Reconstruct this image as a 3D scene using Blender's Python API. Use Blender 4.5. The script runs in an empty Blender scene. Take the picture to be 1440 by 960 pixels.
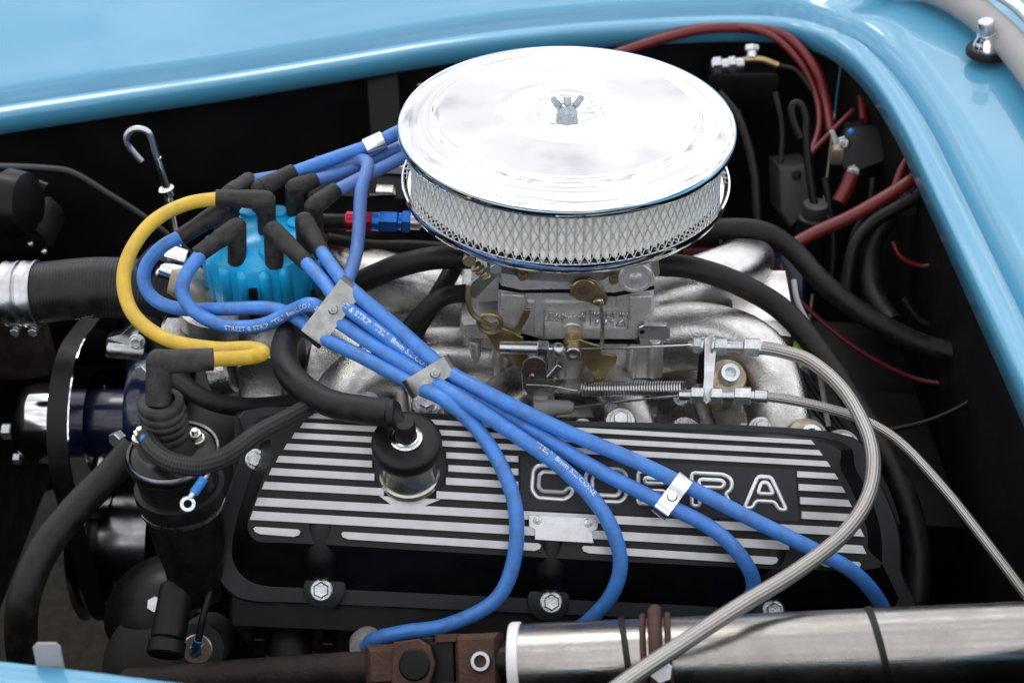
import bpy, bmesh, math, random
from mathutils import Vector as V, Matrix
random.seed(7)
S = bpy.context.scene
R = math.radians
COL = S.collection
# ------------------------------------------------------------------ camera
CAM = V((0, -1.052, 1.48)); PITCH = R(36.95); FPX = 2000.0
cam = bpy.data.cameras.new('camera'); camo = bpy.data.objects.new('camera', cam); COL.objects.link(camo)
camo.location = CAM; camo.rotation_euler = (math.pi/2 - PITCH, 0, 0)
cam.sensor_width = 36; cam.lens = FPX/1440*36; cam.clip_start = .05; cam.clip_end = 3000
cam.dof.use_dof = True; cam.dof.focus_distance = 1.15; cam.dof.aperture_fstop = 7.0
S.camera = camo
# ------------------------------------------------------------------ sky, sun, exposure
SUN_EL, SUN_AZ = R(52), R(-25)
w = bpy.data.worlds.new('World'); S.world = w; w.use_nodes = True
nt = w.node_tree; N = nt.nodes; L = nt.links; N.clear()
out = N.new('ShaderNodeOutputWorld'); bg = N.new('ShaderNodeBackground'); sky = N.new('ShaderNodeTexSky')
sky.sky_type = 'NISHITA'; sky.sun_disc = False; sky.sun_elevation = SUN_EL; sky.sun_rotation = SUN_AZ
tc = N.new('ShaderNodeTexCoord'); mp = N.new('ShaderNodeMapping'); mp.inputs['Scale'].default_value = (1, 1, 2.2); mp.inputs['Location'].default_value = (1.7, 2.3, .9)
nz = N.new('ShaderNodeTexNoise'); nz.inputs['Scale'].default_value = 4.5; nz.inputs['Detail'].default_value = 7; nz.inputs['Roughness'].default_value = .66
rp = N.new('ShaderNodeValToRGB'); rp.color_ramp.elements[0].position = .26; rp.color_ramp.elements[1].position = .46
mx = N.new('ShaderNodeMixRGB'); mx.inputs[2].default_value = (22, 22, 22.4, 1)
L.new(tc.outputs['Generated'], mp.inputs[0]); L.new(mp.outputs[0], nz.inputs[0]); L.new(nz.outputs[0], rp.inputs[0])
core = N.new('ShaderNodeMapRange'); core.inputs[1].default_value = .50; core.inputs[2].default_value = .62; core.inputs[3].default_value = 1.0; core.inputs[4].default_value = 2.4
cm = N.new('ShaderNodeVectorMath'); cm.operation = 'SCALE'; cm.inputs[0].default_value = (19, 19, 19.4)
L.new(nz.outputs[0], core.inputs[0]); L.new(core.outputs[0], cm.inputs['Scale']); L.new(cm.outputs[0], mx.inputs[2])   # bright sunlit cloud cores
L.new(rp.outputs[0], mx.inputs[0]); L.new(sky.outputs[0], mx.inputs[1]); L.new(mx.outputs[0], bg.inputs[0])
bg.inputs[1].default_value = .075
L.new(bg.outputs[0], out.inputs[0])
sl = bpy.data.lights.new('sun', 'SUN'); sl.energy = .9; sl.angle = R(18); sl.color = (1, .96, .9)
so = bpy.data.objects.new('sun', sl); COL.objects.link(so)
sd = V((math.sin(SUN_AZ)*math.cos(SUN_EL), math.cos(SUN_AZ)*math.cos(SUN_EL), math.sin(SUN_EL)))
so.rotation_euler = sd.to_track_quat('Z', 'Y').to_euler()
S.view_settings.view_transform = 'Standard'; S.view_settings.look = 'None'; S.view_settings.gamma = 1
S.view_settings.use_curve_mapping = False; S.view_settings.exposure = -0.36
# ------------------------------------------------------------------ pixel -> point helpers (photo is 1440 x 960)
FW = V((0, math.cos(PITCH), -math.sin(PITCH))); UP = V((0, math.sin(PITCH), math.cos(PITCH))); RT = V((1, 0, 0))
def ray(px, py): return FW + RT*((px-720)/FPX) + UP*((480-py)/FPX)
def dp(px, py, d): return CAM + ray(px, py)*d
def onz(px, py, z): r = ray(px, py); return CAM + r*((z-CAM.z)/r.z)
def ony(px, py, y): r = ray(px, py); return CAM + r*((y-CAM.y)/r.y)
def depth(p): return (p-CAM).dot(FW)
TILT = R(3.6)
CU = V((math.cos(TILT), 0, -math.sin(TILT))); CV_ = V((0, math.cos(R(45)), math.sin(R(45))))
CN = CU.cross(CV_).normalized(); CV = CN.cross(CU)
CO = V((.04, -.235, .72))
def cov(px, py, h=0.0):
    r = ray(px, py); return CAM + r*((CO + CN*h - CAM).dot(CN)/r.dot(CN))
# ------------------------------------------------------------------ materials
def mat(name, col, rough=.5, metal=0.0, dirt=0.0, dcol=(.05, .04, .03), scale=40, bump=0.0, bscale=300, coat=0.0, rvar=.1, spec=.5, extra=None):
    m = bpy.data.materials.new(name); m.use_nodes = True
    t = m.node_tree; n = t.nodes; l = t.links; b = n['Principled BSDF']
    b.inputs['Base Color'].default_value = (*col, 1); b.inputs['Roughness'].default_value = rough; b.inputs['Metallic'].default_value = metal
    b.inputs['Specular IOR Level'].default_value = spec
    if coat: b.inputs['Coat Weight'].default_value = coat; b.inputs['Coat Roughness'].default_value = .05; b.inputs['Coat IOR'].default_value = 1.5
    c = n.new('ShaderNodeTexCoord'); z = n.new('ShaderNodeTexNoise'); z.inputs['Scale'].default_value = scale; z.inputs['Detail'].default_value = 6; z.inputs['Roughness'].default_value = .65
    l.new(c.outputs['Object'], z.inputs['Vector'])
    if dirt:
        q = n.new('ShaderNodeValToRGB'); q.color_ramp.elements[0].position = .42; q.color_ramp.elements[1].position = .75
        k = n.new('ShaderNodeMath'); k.operation = 'MULTIPLY'; k.inputs[1].default_value = dirt
        x = n.new('ShaderNodeMixRGB'); x.inputs[1].default_value = (*col, 1); x.inputs[2].default_value = (*dcol, 1)
        l.new(z.outputs[0], q.inputs[0]); l.new(q.outputs[0], k.inputs[0]); l.new(k.outputs[0], x.inputs[0]); l.new(x.outputs[0], b.inputs['Base Color'])
    if rvar:
        g = n.new('ShaderNodeMapRange'); g.inputs[1].default_value = .3; g.inputs[2].default_value = .7
        g.inputs[3].default_value = max(.01, rough-rvar); g.inputs[4].default_value = min(1, rough+rvar)
        l.new(z.outputs[0], g.inputs[0]); l.new(g.outputs[0], b.inputs['Roughness'])
    if bump:
        z2 = n.new('ShaderNodeTexNoise'); z2.inputs['Scale'].default_value = bscale; z2.inputs['Detail'].default_value = 4
        l.new(c.outputs['Object'], z2.inputs['Vector'])
        bp = n.new('ShaderNodeBump'); bp.inputs['Strength'].default_value = bump; bp.inputs['Distance'].default_value = .001
        l.new(z2.outputs[0], bp.inputs['Height']); l.new(bp.outputs[0], b.inputs['Normal'])
    if extra: extra(m, n, l, b)
    return m
def braid(nu, nv, strength, c1, c2):
    def f(m, n, l, b):
        uv = n.new('ShaderNodeUVMap'); sp = n.new('ShaderNodeSeparateXYZ'); l.new(uv.outputs[0], sp.inputs[0])
        def lin(a, bb):
            a1 = n.new('ShaderNodeMath'); a1.operation = 'MULTIPLY'; a1.inputs[1].default_value = a; l.new(sp.outputs[0], a1.inputs[0])
            a2 = n.new('ShaderNodeMath'); a2.operation = 'MULTIPLY'; a2.inputs[1].default_value = bb; l.new(sp.outputs[1], a2.inputs[0])
            a3 = n.new('ShaderNodeMath'); a3.operation = 'ADD'; l.new(a1.outputs[0], a3.inputs[0]); l.new(a2.outputs[0], a3.inputs[1])
            a4 = n.new('ShaderNodeMath'); a4.operation = 'SINE'; l.new(a3.outputs[0], a4.inputs[0]); return a4
        p, q = lin(nu, nv*2*math.pi), lin(nu, -nv*2*math.pi)
        mm = n.new('ShaderNodeMath'); mm.operation = 'MULTIPLY'; l.new(p.outputs[0], mm.inputs[0]); l.new(q.outputs[0], mm.inputs[1])
        rr = n.new('ShaderNodeMapRange'); rr.inputs[1].default_value = -1; rr.inputs[2].default_value = 1; l.new(mm.outputs[0], rr.inputs[0])
        x = n.new('ShaderNodeMixRGB'); x.inputs[1].default_value = (*c1, 1); x.inputs[2].default_value = (*c2, 1)
        l.new(rr.outputs[0], x.inputs[0]); l.new(x.outputs[0], b.inputs['Base Color'])
        bp = n.new('ShaderNodeBump'); bp.inputs['Strength'].default_value = strength; bp.inputs['Distance'].default_value = .0006
        l.new(rr.outputs[0], bp.inputs['Height']); l.new(bp.outputs[0], b.inputs['Normal'])
    return f
def ribs(freq, strength):
    def f(m, n, l, b):
        uv = n.new('ShaderNodeUVMap'); sp = n.new('ShaderNodeSeparateXYZ'); l.new(uv.outputs[0], sp.inputs[0])
        a1 = n.new('ShaderNodeMath'); a1.operation = 'MULTIPLY'; a1.inputs[1].default_value = freq; l.new(sp.outputs[0], a1.inputs[0])
        a4 = n.new('ShaderNodeMath'); a4.operation = 'SINE'; l.new(a1.outputs[0], a4.inputs[0])
        bp = n.new('ShaderNodeBump'); bp.inputs['Strength'].default_value = strength; bp.inputs['Distance'].default_value = .0006
        l.new(a4.outputs[0], bp.inputs['Height']); l.new(bp.outputs[0], b.inputs['Normal'])
    return f
def brushed(m, n, l, b):
    c = n.new('ShaderNodeTexCoord'); mp_ = n.new('ShaderNodeMapping'); mp_.inputs['Scale'].default_value = (30, 900, 900)
    z = n.new('ShaderNodeTexNoise'); z.inputs['Scale'].default_value = 1; z.inputs['Detail'].default_value = 3
    l.new(c.outputs['Object'], mp_.inputs[0]); l.new(mp_.outputs[0], z.inputs['Vector'])
    bp = n.new('ShaderNodeBump'); bp.inputs['Strength'].default_value = .25; bp.inputs['Distance'].default_value = .0004
    l.new(z.outputs[0], bp.inputs['Height']); l.new(bp.outputs[0], b.inputs['Normal'])
M = dict(
 paint=mat('blue_paint', (.065, .29, .47), .35, coat=1.0, rvar=.08, scale=8, dirt=.15, dcol=(.11, .30, .43)),
 bay=mat('black_bay_panel', (.006, .006, .007), .5, dirt=.5, dcol=(.016, .014, .013), scale=12, bump=.2, bscale=80, spec=.15),
 ground=mat('gravel', (.09, .075, .06), .9, dirt=.7, dcol=(.03, .025, .02), scale=60, bump=1, bscale=120),
 chrome=mat('chrome', (.83, .84, .86), .05, 1, rvar=.03, scale=15),
 chromeb=mat('chrome_pitted', (.80, .81, .84), .1, 1, rvar=.06, scale=120, dirt=.35, dcol=(.3, .27, .24)),
 alu=mat('cast_aluminium', (.62, .61, .60), .32, 1, rvar=.14, dirt=.6, dcol=(.22, .20, .18), scale=28, bump=.5, bscale=500),
 polish=mat('polished_aluminium', (.70, .69, .68), .25, 1, rvar=.12, dirt=.75, dcol=(.30, .265, .23), scale=34, bump=.5, bscale=700),
 carb=mat('satin_carburetor_metal', (.66, .66, .65), .34, .62, rvar=.14, dirt=.75, dcol=(.30, .28, .25), scale=60, bump=.45, bscale=700),
 fin=mat('brushed_fin', (.47, .48, .50), .40, .85, rvar=.1, dirt=.3, dcol=(.4, .4, .4), scale=50, extra=brushed),
 black=mat('black_crackle_paint', (.0035, .004, .006), .33, rvar=.1, dirt=.4, dcol=(.010, .011, .012), scale=50, bump=.35, bscale=1500, spec=.3),
 flange=mat('black_satin_paint', (.012, .015, .020), .36, rvar=.1, dirt=.4, dcol=(.02, .022, .026), scale=60, bump=.3, bscale=1500, spec=.3),
 rubber=mat('black_rubber', (.005, .005, .006), .5, rvar=.12, dirt=.7, dcol=(.016, .014, .013), scale=60, bump=.2, bscale=400, spec=.28),
 hose=mat('black_hose', (.006, .006, .007), .48, rvar=.14, dirt=.8, dcol=(.024, .020, .018), scale=90, bump=.25, bscale=600, spec=.28),
 radhose=mat('ribbed_radiator_hose', (.008, .009, .011), .4, rvar=.1, dirt=.5, dcol=(.04, .037, .034), scale=60, extra=ribs(2200, .3), spec=.28),
 boot=mat('dusty_rubber_boot', (.014, .014, .015), .55, rvar=.14, dirt=1.0, dcol=(.058, .052, .047), scale=75, bump=.3, bscale=500, spec=.3),
 wire=mat('blue_silicone_wire', (.050, .22, .66), .42, rvar=.15, dirt=.75, dcol=(.07, .10, .20), scale=95, bump=.15, bscale=400),
 wired=mat('faded_blue_wire', (.075, .19, .52), .5, rvar=.12, dirt=.6, dcol=(.15, .17, .30), scale=45, bump=.15, bscale=400),
 yellow=mat('yellow_silicone_wire', (.60, .40, .035), .45, rvar=.12, dirt=.7, dcol=(.36, .25, .06), scale=55, bump=.15, bscale=400),
 cap=mat('blue_distributor_cap', (.010, .40, .76), .32, rvar=.1, dirt=.5, dcol=(.02, .24, .42), scale=40),
 letter=mat('polished_letter_edge', (.72, .73, .75), .35, .7, rvar=.1, dirt=.3, dcol=(.45, .45, .45), scale=90),
 print=mat('white_print', (.75, .78, .85), .6),
 paper=mat('filter_paper', (.86, .84, .76), .85, dirt=.4, dcol=(.72, .68, .58), scale=60),
 mesh=mat('zinc_mesh', (.66, .73, .80), .35, .7, rvar=.1),
 nutm=mat('dull_plated_nut', (.36, .41, .45), .2, 1, rvar=.1, dirt=.5, dcol=(.2, .2, .2), scale=200),
 zinc=mat('zinc_plate', (.55, .57, .60), .3, 1, rvar=.12, dirt=.5, dcol=(.35, .33, .3), scale=80),
 bolt=mat('zinc_bolt', (.68, .72, .74), .32, .9, rvar=.1, dirt=.4, dcol=(.35, .36, .36), scale=200, bump=.4, bscale=900),
 brass=mat('yellow_zinc_plate', (.42, .33, .17), .34, .9, rvar=.12, dirt=.7, dcol=(.20, .13, .07), scale=90),
 olive=mat('olive_zinc_plate', (.52, .53, .46), .3, .95, rvar=.1, dirt=.5, dcol=(.28, .26, .18), scale=90),
 steel=mat('brushed_stainless', (.37, .355, .34), .25, 1, rvar=.12, dirt=.7, dcol=(.22, .18, .15), scale=20, extra=brushed),
 rust=mat('rusty_steel', (.055, .024, .017), .7, .3, rvar=.14, dirt=.9, dcol=(.13, .062, .042), scale=70, bump=.6, bscale=400),
 rustd=mat('brown_shaft', (.020, .014, .013), .65, .3, rvar=.14, dirt=.9, dcol=(.05, .032, .026), scale=60, bump=.5, bscale=400, spec=.28),
 white=mat('white_nylon', (.75, .75, .77), .5, dirt=.3, dcol=(.5, .48, .45)),
 braidm=mat('braided_steel', (.6, .58, .55), .36, .9, rvar=.08, extra=braid(2600, 7, .9, (.20, .19, .18), (.72, .69, .65))),
 braidb=mat('braided_black_sleeve', (.02, .02, .02), .5, rvar=.08, extra=braid(1800, 6, 1, (.006, .006, .007), (.035, .035, .038)), spec=.3),
 engblue=mat('dark_blue_engine_paint', (.003, .008, .045), .3, rvar=.1, dirt=.6, dcol=(.01, .01, .015), scale=25, coat=.4),
 dark=mat('dark_metal', (.007, .007, .008), .4, .4, rvar=.12, dirt=.5, dcol=(.015, .012, .010), scale=40, spec=.28),
 pulley=mat('dark_polished_pulley', (.26, .26, .27), .22, 1, rvar=.1, dirt=.6, dcol=(.06, .05, .045), scale=20),
 red=mat('red_cable', (.13, .007, .010), .45, rvar=.1, dirt=.4, dcol=(.07, .01, .01), scale=60),
 redano=mat('red_anodized', (.50, .03, .07), .3, .8, rvar=.06),
 blueano=mat('blue_anodized', (.03, .17, .60), .3, .8, rvar=.06),
 grey=mat('grey_plastic', (.028, .030, .034), .5, dirt=.4, dcol=(.015, .015, .015)),
 gasket=mat('grey_rubber_gasket', (.30, .29, .30), .6, dirt=.3, dcol=(.2, .2, .2)),
 coil=mat('dark_coil_can', (.012, .012, .013), .3, .4, rvar=.12, dirt=.6, dcol=(.035, .031, .028), scale=50, spec=.4),
 green=mat('green_connector', (.30, .55, .08), .45),
 tan=mat('heat_stained_aluminium', (.50, .43, .34), .4, .8, rvar=.12, dirt=.6, dcol=(.25, .19, .12), scale=60, bump=.3, bscale=500),
 spotred=mat('red_paint_dab', (.075, .03, .025), .6),
 bluevinyl=mat('blue_vinyl', (.02, .16, .50), .45),
)
# ------------------------------------------------------------------ geometry collector
def frame(axis, ref=None):
    a = V(axis).normalized()
    r = V(ref) if ref is not None else (V((0, 0, 1)) if abs(a.z) < .9 else V((1, 0, 0)))
    x = (r - a*r.dot(a)).normalized(); return x, a.cross(x), a
def smoothpath(pts, n=8, closed=False):
    P = [V(p) for p in pts]; m = len(P)
    if m < 3 and not closed: return P
    o = []
    rng = range(m) if closed else range(m-1)
    for i in rng:
        p1, p2 = P[i], P[(i+1) % m]
        p0 = P[i-1] if (i > 0 or closed) else p1*2-p2
        p3 = P[(i+2) % m] if (i+2 < m or closed) else p2*2-p1
        for k in range(n):
            t = k/n
            o.append(.5*((2*p1)+(p2-p0)*t+(2*p0-5*p1+4*p2-p3)*t*t+(3*p1-p0-3*p2+p3)*t**3))
    if not closed: o.append(P[-1])
    return o
def transport(P, closed=False):
    T = []
    for i in range(len(P)):
        a = P[i-1] if (i > 0 or closed) else P[i]; b = P[(i+1) % len(P)] if (i+1 < len(P) or closed) else P[i]
        T.append((b-a).normalized())
    x, y, _ = frame(T[0]); F = []
    for t in T:
        x = (x - t*x.dot(t)).normalized(); F.append((x.copy(), t.cross(x), t))
    return F
WL = {}
def wloc(o): return WL[o.name]
class G:
    def __init__(s): s.v = []; s.f = []; s.uv = {}
    def add(s, vs, fs):
        k = len(s.v); s.v += [V(p) for p in vs]; s.f += [tuple(i+k for i in f) for f in fs]; return k
    def tube(s, pts, r, seg=12, n=8, closed=False, caps=True, smooth=True, flat=None):
        P = smoothpath(pts, n, closed) if smooth else [V(p) for p in pts]
        F = transport(P, closed); m = len(P); L_ = 0; base = len(s.v)
        rr = r if callable(r) else ((lambda t: r) if not isinstance(r, (list, tuple)) else (lambda t: r[min(int(t*(len(r)-1)), len(r)-2)]*(1-(t*(len(r)-1)-min(int(t*(len(r)-1)), len(r)-2)))+r[min(int(t*(len(r)-1)), len(r)-2)+1]*(t*(len(r)-1)-min(int(t*(len(r)-1)), len(r)-2))))
        Ls = [0]
        for i in range(1, m): Ls.append(Ls[-1]+(P[i]-P[i-1]).length)
        vs = []
        for i in range(m):
            q = rr(i/(m-1))
            for j in range(seg):
                a = 2*math.pi*j/seg; vs.append(P[i]+F[i][0]*math.cos(a)*q+F[i][1]*math.sin(a)*q)
        fs = []; k0 = len(s.f)
        for i in range(m if closed else m-1):
            i2 = (i+1) % m
            for j in range(seg):
                j2 = (j+1) % seg; fs.append((i*seg+j, i*seg+j2, i2*seg+j2, i2*seg+j))
                e = Ls[i2] if i2 else Ls[-1]+(P[0]-P[-1]).length
                s.uv[k0+len(fs)-1] = [(Ls[i], j/seg), (Ls[i], (j+1)/seg), (e, (j+1)/seg), (e, j/seg)]
        if caps and not closed:
            fs.append(tuple(range(seg))[::-1]); fs.append(tuple((m-1)*seg+j for j in range(seg)))
        s.add(vs, fs); return s
    def lathe(s, prof, o, axis, seg=32, ref=None, caps=True, wob=None):
        x, y, a = frame(axis, ref); o = V(o); vs = []; n = len(prof)
        for (r, h) in prof:
            for j in range(seg):
                t = 2*math.pi*j/seg; q = r*(wob(t, h) if wob else 1); vs.append(o+a*h+x*math.cos(t)*q+y*math.sin(t)*q)
        fs = [(i*seg+j, i*seg+(j+1) % seg, (i+1)*seg+(j+1) % seg, (i+1)*seg+j) for i in range(n-1) for j in range(seg)]
        if caps: fs.append(tuple(range(seg))[::-1]); fs.append(tuple((n-1)*seg+j for j in range(seg)))
        s.add(vs, fs); return s
    def cyl(s, a, b, r, seg=20, r2=None, bev=None):
        a, b = V(a), V(b); L_ = (b-a).length; r2 = r if r2 is None else r2; e = bev if bev is not None else min(r, r2, L_)*.12
        return s.lathe([(r-e, 0), (r, e), (r2, L_-e), (r2-e, L_)], a, b-a, seg)
    def hexn(s, a, b, r, ref=None):
        a, b = V(a), V(b); L_ = (b-a).length; e = r*.1
        return s.lathe([(r-e, 0), (r, e), (r, L_-e), (r-e, L_)], a, b-a, 6, ref)
    def prism(s, poly, d, bev=0.0):
        d = V(d); n = len(poly); P = [V(p) for p in poly]
        nn = V((0, 0, 0))
        for i in range(n): nn += (P[i]).cross(P[(i+1) % n])
        if nn.dot(d) < 0: P.reverse()       # top cap faces along d
        if bev:
            c = sum(P, V((0, 0, 0)))/n
            h = d.normalized(); rings = []
            ins = [p+(c-p).normalized()*bev for p in P]
            rings = [ins, P, P, ins]; off = [V((0, 0, 0)), h*bev, d-h*bev, d]
        else: rings = [P, P]; off = [V((0, 0, 0)), d]
        vs = [p+off[k] for k in range(len(rings)) for p in rings[k]]
        fs = [(k*n+j, k*n+(j+1) % n, (k+1)*n+(j+1) % n, (k+1)*n+j) for k in range(len(rings)-1) for j in range(n)]
        fs.append(tuple(range(n))[::-1]); fs.append(tuple((len(rings)-1)*n+j for j in range(n)))
        s.add(vs, fs); return s
    def box(s, c, sx, sy, sz, ax=((1, 0, 0), (0, 1, 0), (0, 0, 1)), bev=0.0):
        X, Y, Z = V(ax[0])*sx/2, V(ax[1])*sy/2, V(ax[2])*sz/2; c = V(c)-Z
        return s.prism([c-X-Y, c+X-Y, c+X+Y, c-X+Y], Z*2, bev)
    def ball(s, c, r, seg=16, sq=(1, 1, 1)):
        n = 8; vs = []; c = V(c)
        for i in range(n+1):
            t = math.pi*i/n
            for j in range(seg):
                a = 2*math.pi*j/seg; vs.append(c+V((r*sq[0]*max(math.sin(t), .01)*math.cos(a), r*sq[1]*max(math.sin(t), .01)*math.sin(a), -r*sq[2]*math.cos(t))))
        fs = [(i*seg+j, i*seg+(j+1) % seg, (i+1)*seg+(j+1) % seg, (i+1)*seg+j) for i in range(n) for j in range(seg)]
        s.add(vs, fs); return s
    def obj(s, name, m, parent=None, sharp=38, label=None, kind=None):
        c = sum(s.v, V((0, 0, 0)))/len(s.v)
        if parent is None:
            c.z = min(p.z for p in s.v)
        me = bpy.data.meshes.new(name); me.from_pydata([p-c for p in s.v], [], s.f)
        if s.uv:
            ul = me.uv_layers.new(name='UVMap')
            for fi, q in s.uv.items():
                for k, li in enumerate(me.polygons[fi].loop_indices): ul.data[li].uv = q[k]
        bm = bmesh.new(); bm.from_mesh(me); bmesh.ops.recalc_face_normals(bm, faces=bm.faces); bm.to_mesh(me); bm.free()
        me.polygons.foreach_set('use_smooth', [True]*len(me.polygons)); me.set_sharp_from_angle(angle=R(sharp))
        me.materials.append(M[m] if isinstance(m, str) else m)
        o = bpy.data.objects.new(name, me); COL.objects.link(o)
        WL[o.name] = c
        if parent is not None: o.parent = parent; o.location = c - wloc(parent)
        else: o.location = c
        if label: o['label'] = label
        if kind: o['kind'] = kind
        return o
def thing(name, label, cat, loc, group=None):
    o = bpy.data.objects.new(name, None); COL.objects.link(o); o.location = loc; o.empty_display_size = .02; WL[o.name] = V(loc)
    o['label'] = label; o['category'] = cat
    if group: o['group'] = group
    return o
def tag(o, label, cat, group=None):
    o['label'] = label; o['category'] = cat
    if group: o['group'] = group
    return o
def mpx(px, d): return px*d/FPX      # pixels at a depth -> metres
def bolt(parent, p, n, r, name='bolt', m='bolt', washer=True, h=None, socket=False):
    n = V(n).normalized(); g = G(); h = h or r*.7; p = V(p)
    if washer: g.lathe([(r*1.0, -.001), (r*1.0, r*.12), (r*.9, r*.2)], p, n, 24)
    if socket: g.lathe([(r*.95, 0), (r, h*.1), (r, h*.9), (r*.9, h), (r*.55, h), (r*.5, h*.3)], p, n, 24)
    else: g.lathe([(r*.74, 0), (r*.74, h*.85), (r*.62, h), (r*.3, h*.96)], p, n, 6)
    return g.obj(name, m, parent, 30)
def text_mesh(s, size):
    cu = bpy.data.curves.new('lettering', 'FONT'); cu.body = s; cu.size = size; cu.resolution_u = 2
    o = bpy.data.objects.new('lettering', cu); COL.objects.link(o); bpy.context.view_layer.update()
    me = bpy.data.meshes.new_from_object(o.evaluated_get(bpy.context.evaluated_depsgraph_get()))
    vs = [v.co.copy() for v in me.vertices]; fs = [tuple(p.vertices) for p in me.polygons]
    bpy.data.objects.remove(o); bpy.data.curves.remove(cu); bpy.data.meshes.remove(me)
    return vs, fs
# ================================================================== SETTING
g = G(); g.add([(-60, -60, 0), (60, -60, 0), (60, 60, 0), (-60, 60, 0)], [(0, 1, 2, 3)])
o = g.obj('ground', 'ground'); o['kind'] = 'structure'
# ------------------------------------------------------------------ car body: sheet with the engine-bay opening, swept lip
edge = []
for px, py, y in [(-420, 232, .20), (-190, 196, .27), (-90, 180, .30), (0, 163, .325), (160, 139, .36), (320, 116, .40), (480, 90, .43), (640, 64, .45), (800, 46, .46), (960, 36, .465), (1060, 34, .465), (1115, 38, .46)]:
    edge.append(ony(px, py, y))
for px, py in [(1163, 53), (1200, 80), (1235, 122), (1270, 180), (1300, 244), (1340, 331), (1380, 418), (1420, 505), (1470, 615), (1540, 765)]:
    edge.append(onz(px, py, .803))
edge += [V((.425, -.40, .80)), V((.40, -.47, .80)), V((.34, -.51, .80)), V((.1, -.512, .795)), V((-.06, -.497, .79)), onz(270, 958, .782), onz(130, 941, .778), onz(0, 926, .774), onz(-160, 908, .766),
         V((-.70, -.33, .75)), V((-.86, -.27, .735)), V((-.90, -.05, .73)), V((-.88, .15, .72))]
E = smoothpath(edge, 6, True); nE = len(E); cen = V((-.1, -.02, 0))
prof = [(0, -.022), (.0008, -.006), (.0015, 0), (.004, .002), (.020, .002), (.0228, -.0035), (.0285, -.0035), (.0325, .004), (.036, .012), (.043, .0155), (.06, .0175), (.10, .021), (.16, .027), (.24, .030), (.33, .022), (.42, -.01), (.50, -.09), (.53, -.25), (.53, -.55)]
outn = []
for i in range(nE):
    t = (E[(i+2) % nE]-E[i-2]); t.z = 0; t.normalize(); nrm = V((-t.y, t.x, 0))
    if nrm.dot(E[i]-cen) < 0: nrm = -nrm
    outn.append(nrm)
vs = []; fs = []
for k, (d, h) in enumerate(prof):
    for i in range(nE):
        p = E[i]+outn[i]*d; cw = max(0, min(1, (outn[i].x-.3)/.5))
        hh = h if d < .06 else h*(1-cw)+(.0175+(d-.06)*.13)*cw
        if d > .05 and outn[i].y > .5: hh += .10*min(1, (d-.05)/.3)*(1 if d < .42 else .6)
        vs.append(V((p.x, p.y, p.z+hh)))
for k in range(len(prof)-1):
    for i in range(nE): fs.append((k*nE+i, k*nE+(i+1) % nE, (k+1)*nE+(i+1) % nE, (k+1)*nE+i))
body = thing('car_body', 'light blue car body panels around the open engine bay', 'car body', (0, 0, .3))
g = G(); g.add(vs, fs); panel = g.obj('body_panel', 'paint', body, 60)
md = panel.modifiers.new('thickness', 'SOLIDIFY'); md.thickness = .0025; md.offset = -1
# black inner panels below the lip
def wallstrip(i0, i1, inset, z1, name):
    g = G(); n = 0; vs = []
    idx = [i % nE for i in range(i0, i1+1)]
    for i in idx:
        p = E[i]+outn[i]*inset; vs.append(V((p.x, p.y, p.z-.004)))
        vs.append(V((p.x+outn[i].x*.02, p.y+outn[i].y*.02, z1)))
    fs = [(2*k, 2*k+1, 2*k+3, 2*k+2) for k in range(len(idx)-1)]
    g.add(vs, fs); return g.obj(name, 'bay', body, 60)
wallstrip(0, 72, .022, .18, 'inner_fender')
wallstrip(72, 132, .024, .18, 'firewall')
wallstrip(132, nE, .022, .18, 'inner_fender')
# splash apron with a curved, lighter edge on the far side, front
ap = [ony(-120, 232, .235), ony(0, 233, .235), ony(70, 236, .235), ony(105, 243, .235), ony(150, 270, .235), ony(200, 302, .235), ony(250, 340, .235), ony(300, 385, .235)]
aps = smoothpath(ap, 6); g = G()
vs = []; 
for p in aps: vs += [p, p+V((0, .004, -.0)), p+V((0, .004, -.3)), p+V((0, 0, -.3))]
fs = []
for k in range(len(aps)-1):
    for a in range(4): b_ = (a+1) % 4; fs.append((4*k+a, 4*k+b_, 4*k+4+b_, 4*k+4+a))
g.add(vs, fs); g.obj('splash_apron', 'bay', body)
g = G(); g.tube([p+V((0, -.001, .0)) for p in aps], .0032, 8, 1, smooth=False); g.obj('apron_edge_trim', 'grey', body)
# windscreen base: gasket and chrome strip at the cowl corner
ws = thing('windscreen_base', 'grey rubber gasket with thin metal strip along the cowl behind the bonnet pin', 'gasket', onz(1400, 40, .845))
pts = [onz(1190, -70, .845), onz(1270, -32, .847), onz(1342, -2, .849), (onz(1395, 36, .851)), onz(1440, 84, .853), onz(1500, 170, .855)]
g = G(); g.tube(pts, .0165, 14); g.obj('gasket', 'gasket', ws)
pts = [onz(1250, -75, .87), onz(1330, -42, .872), onz(1405, -8, .874), onz(1450, 28, .876), onz(1520, 100, .878)]
g = G(); g.tube(pts, .007, 10); g.obj('metal_strip', 'chromeb', ws)
# bonnet pin on the cowl
pb = onz(1388, 72, .838)
bp_ = thing('bonnet_pin', 'chrome bonnet peg with knurled grey top standing on the blue cowl', 'bonnet pin', pb)
ax = V((-.25, -.05, 1)).normalized()
g = G(); g.lathe([(.0005, .004), (.020, .004), (.0215, .001), (.021, -.004)], pb, (0, 0, 1), 28); g.obj('rubber_base', 'rubber', bp_)
g = G(); g.lathe([(.016, .003), (.0155, .006), (.012, .013), (.0095, .018), (.009, .021)], pb, ax, 24); g.obj('chrome_collar', 'chrome', bp_)
g = G(); g.lathe([(.0082, .018), (.0085, .02), (.0085, .033), (.0075, .035), (.001, .035)], pb, ax, 40, wob=lambda t, h: 1+.03*math.sin(t*20)); g.obj('knurled_knob', 'zinc', bp_)
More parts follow.
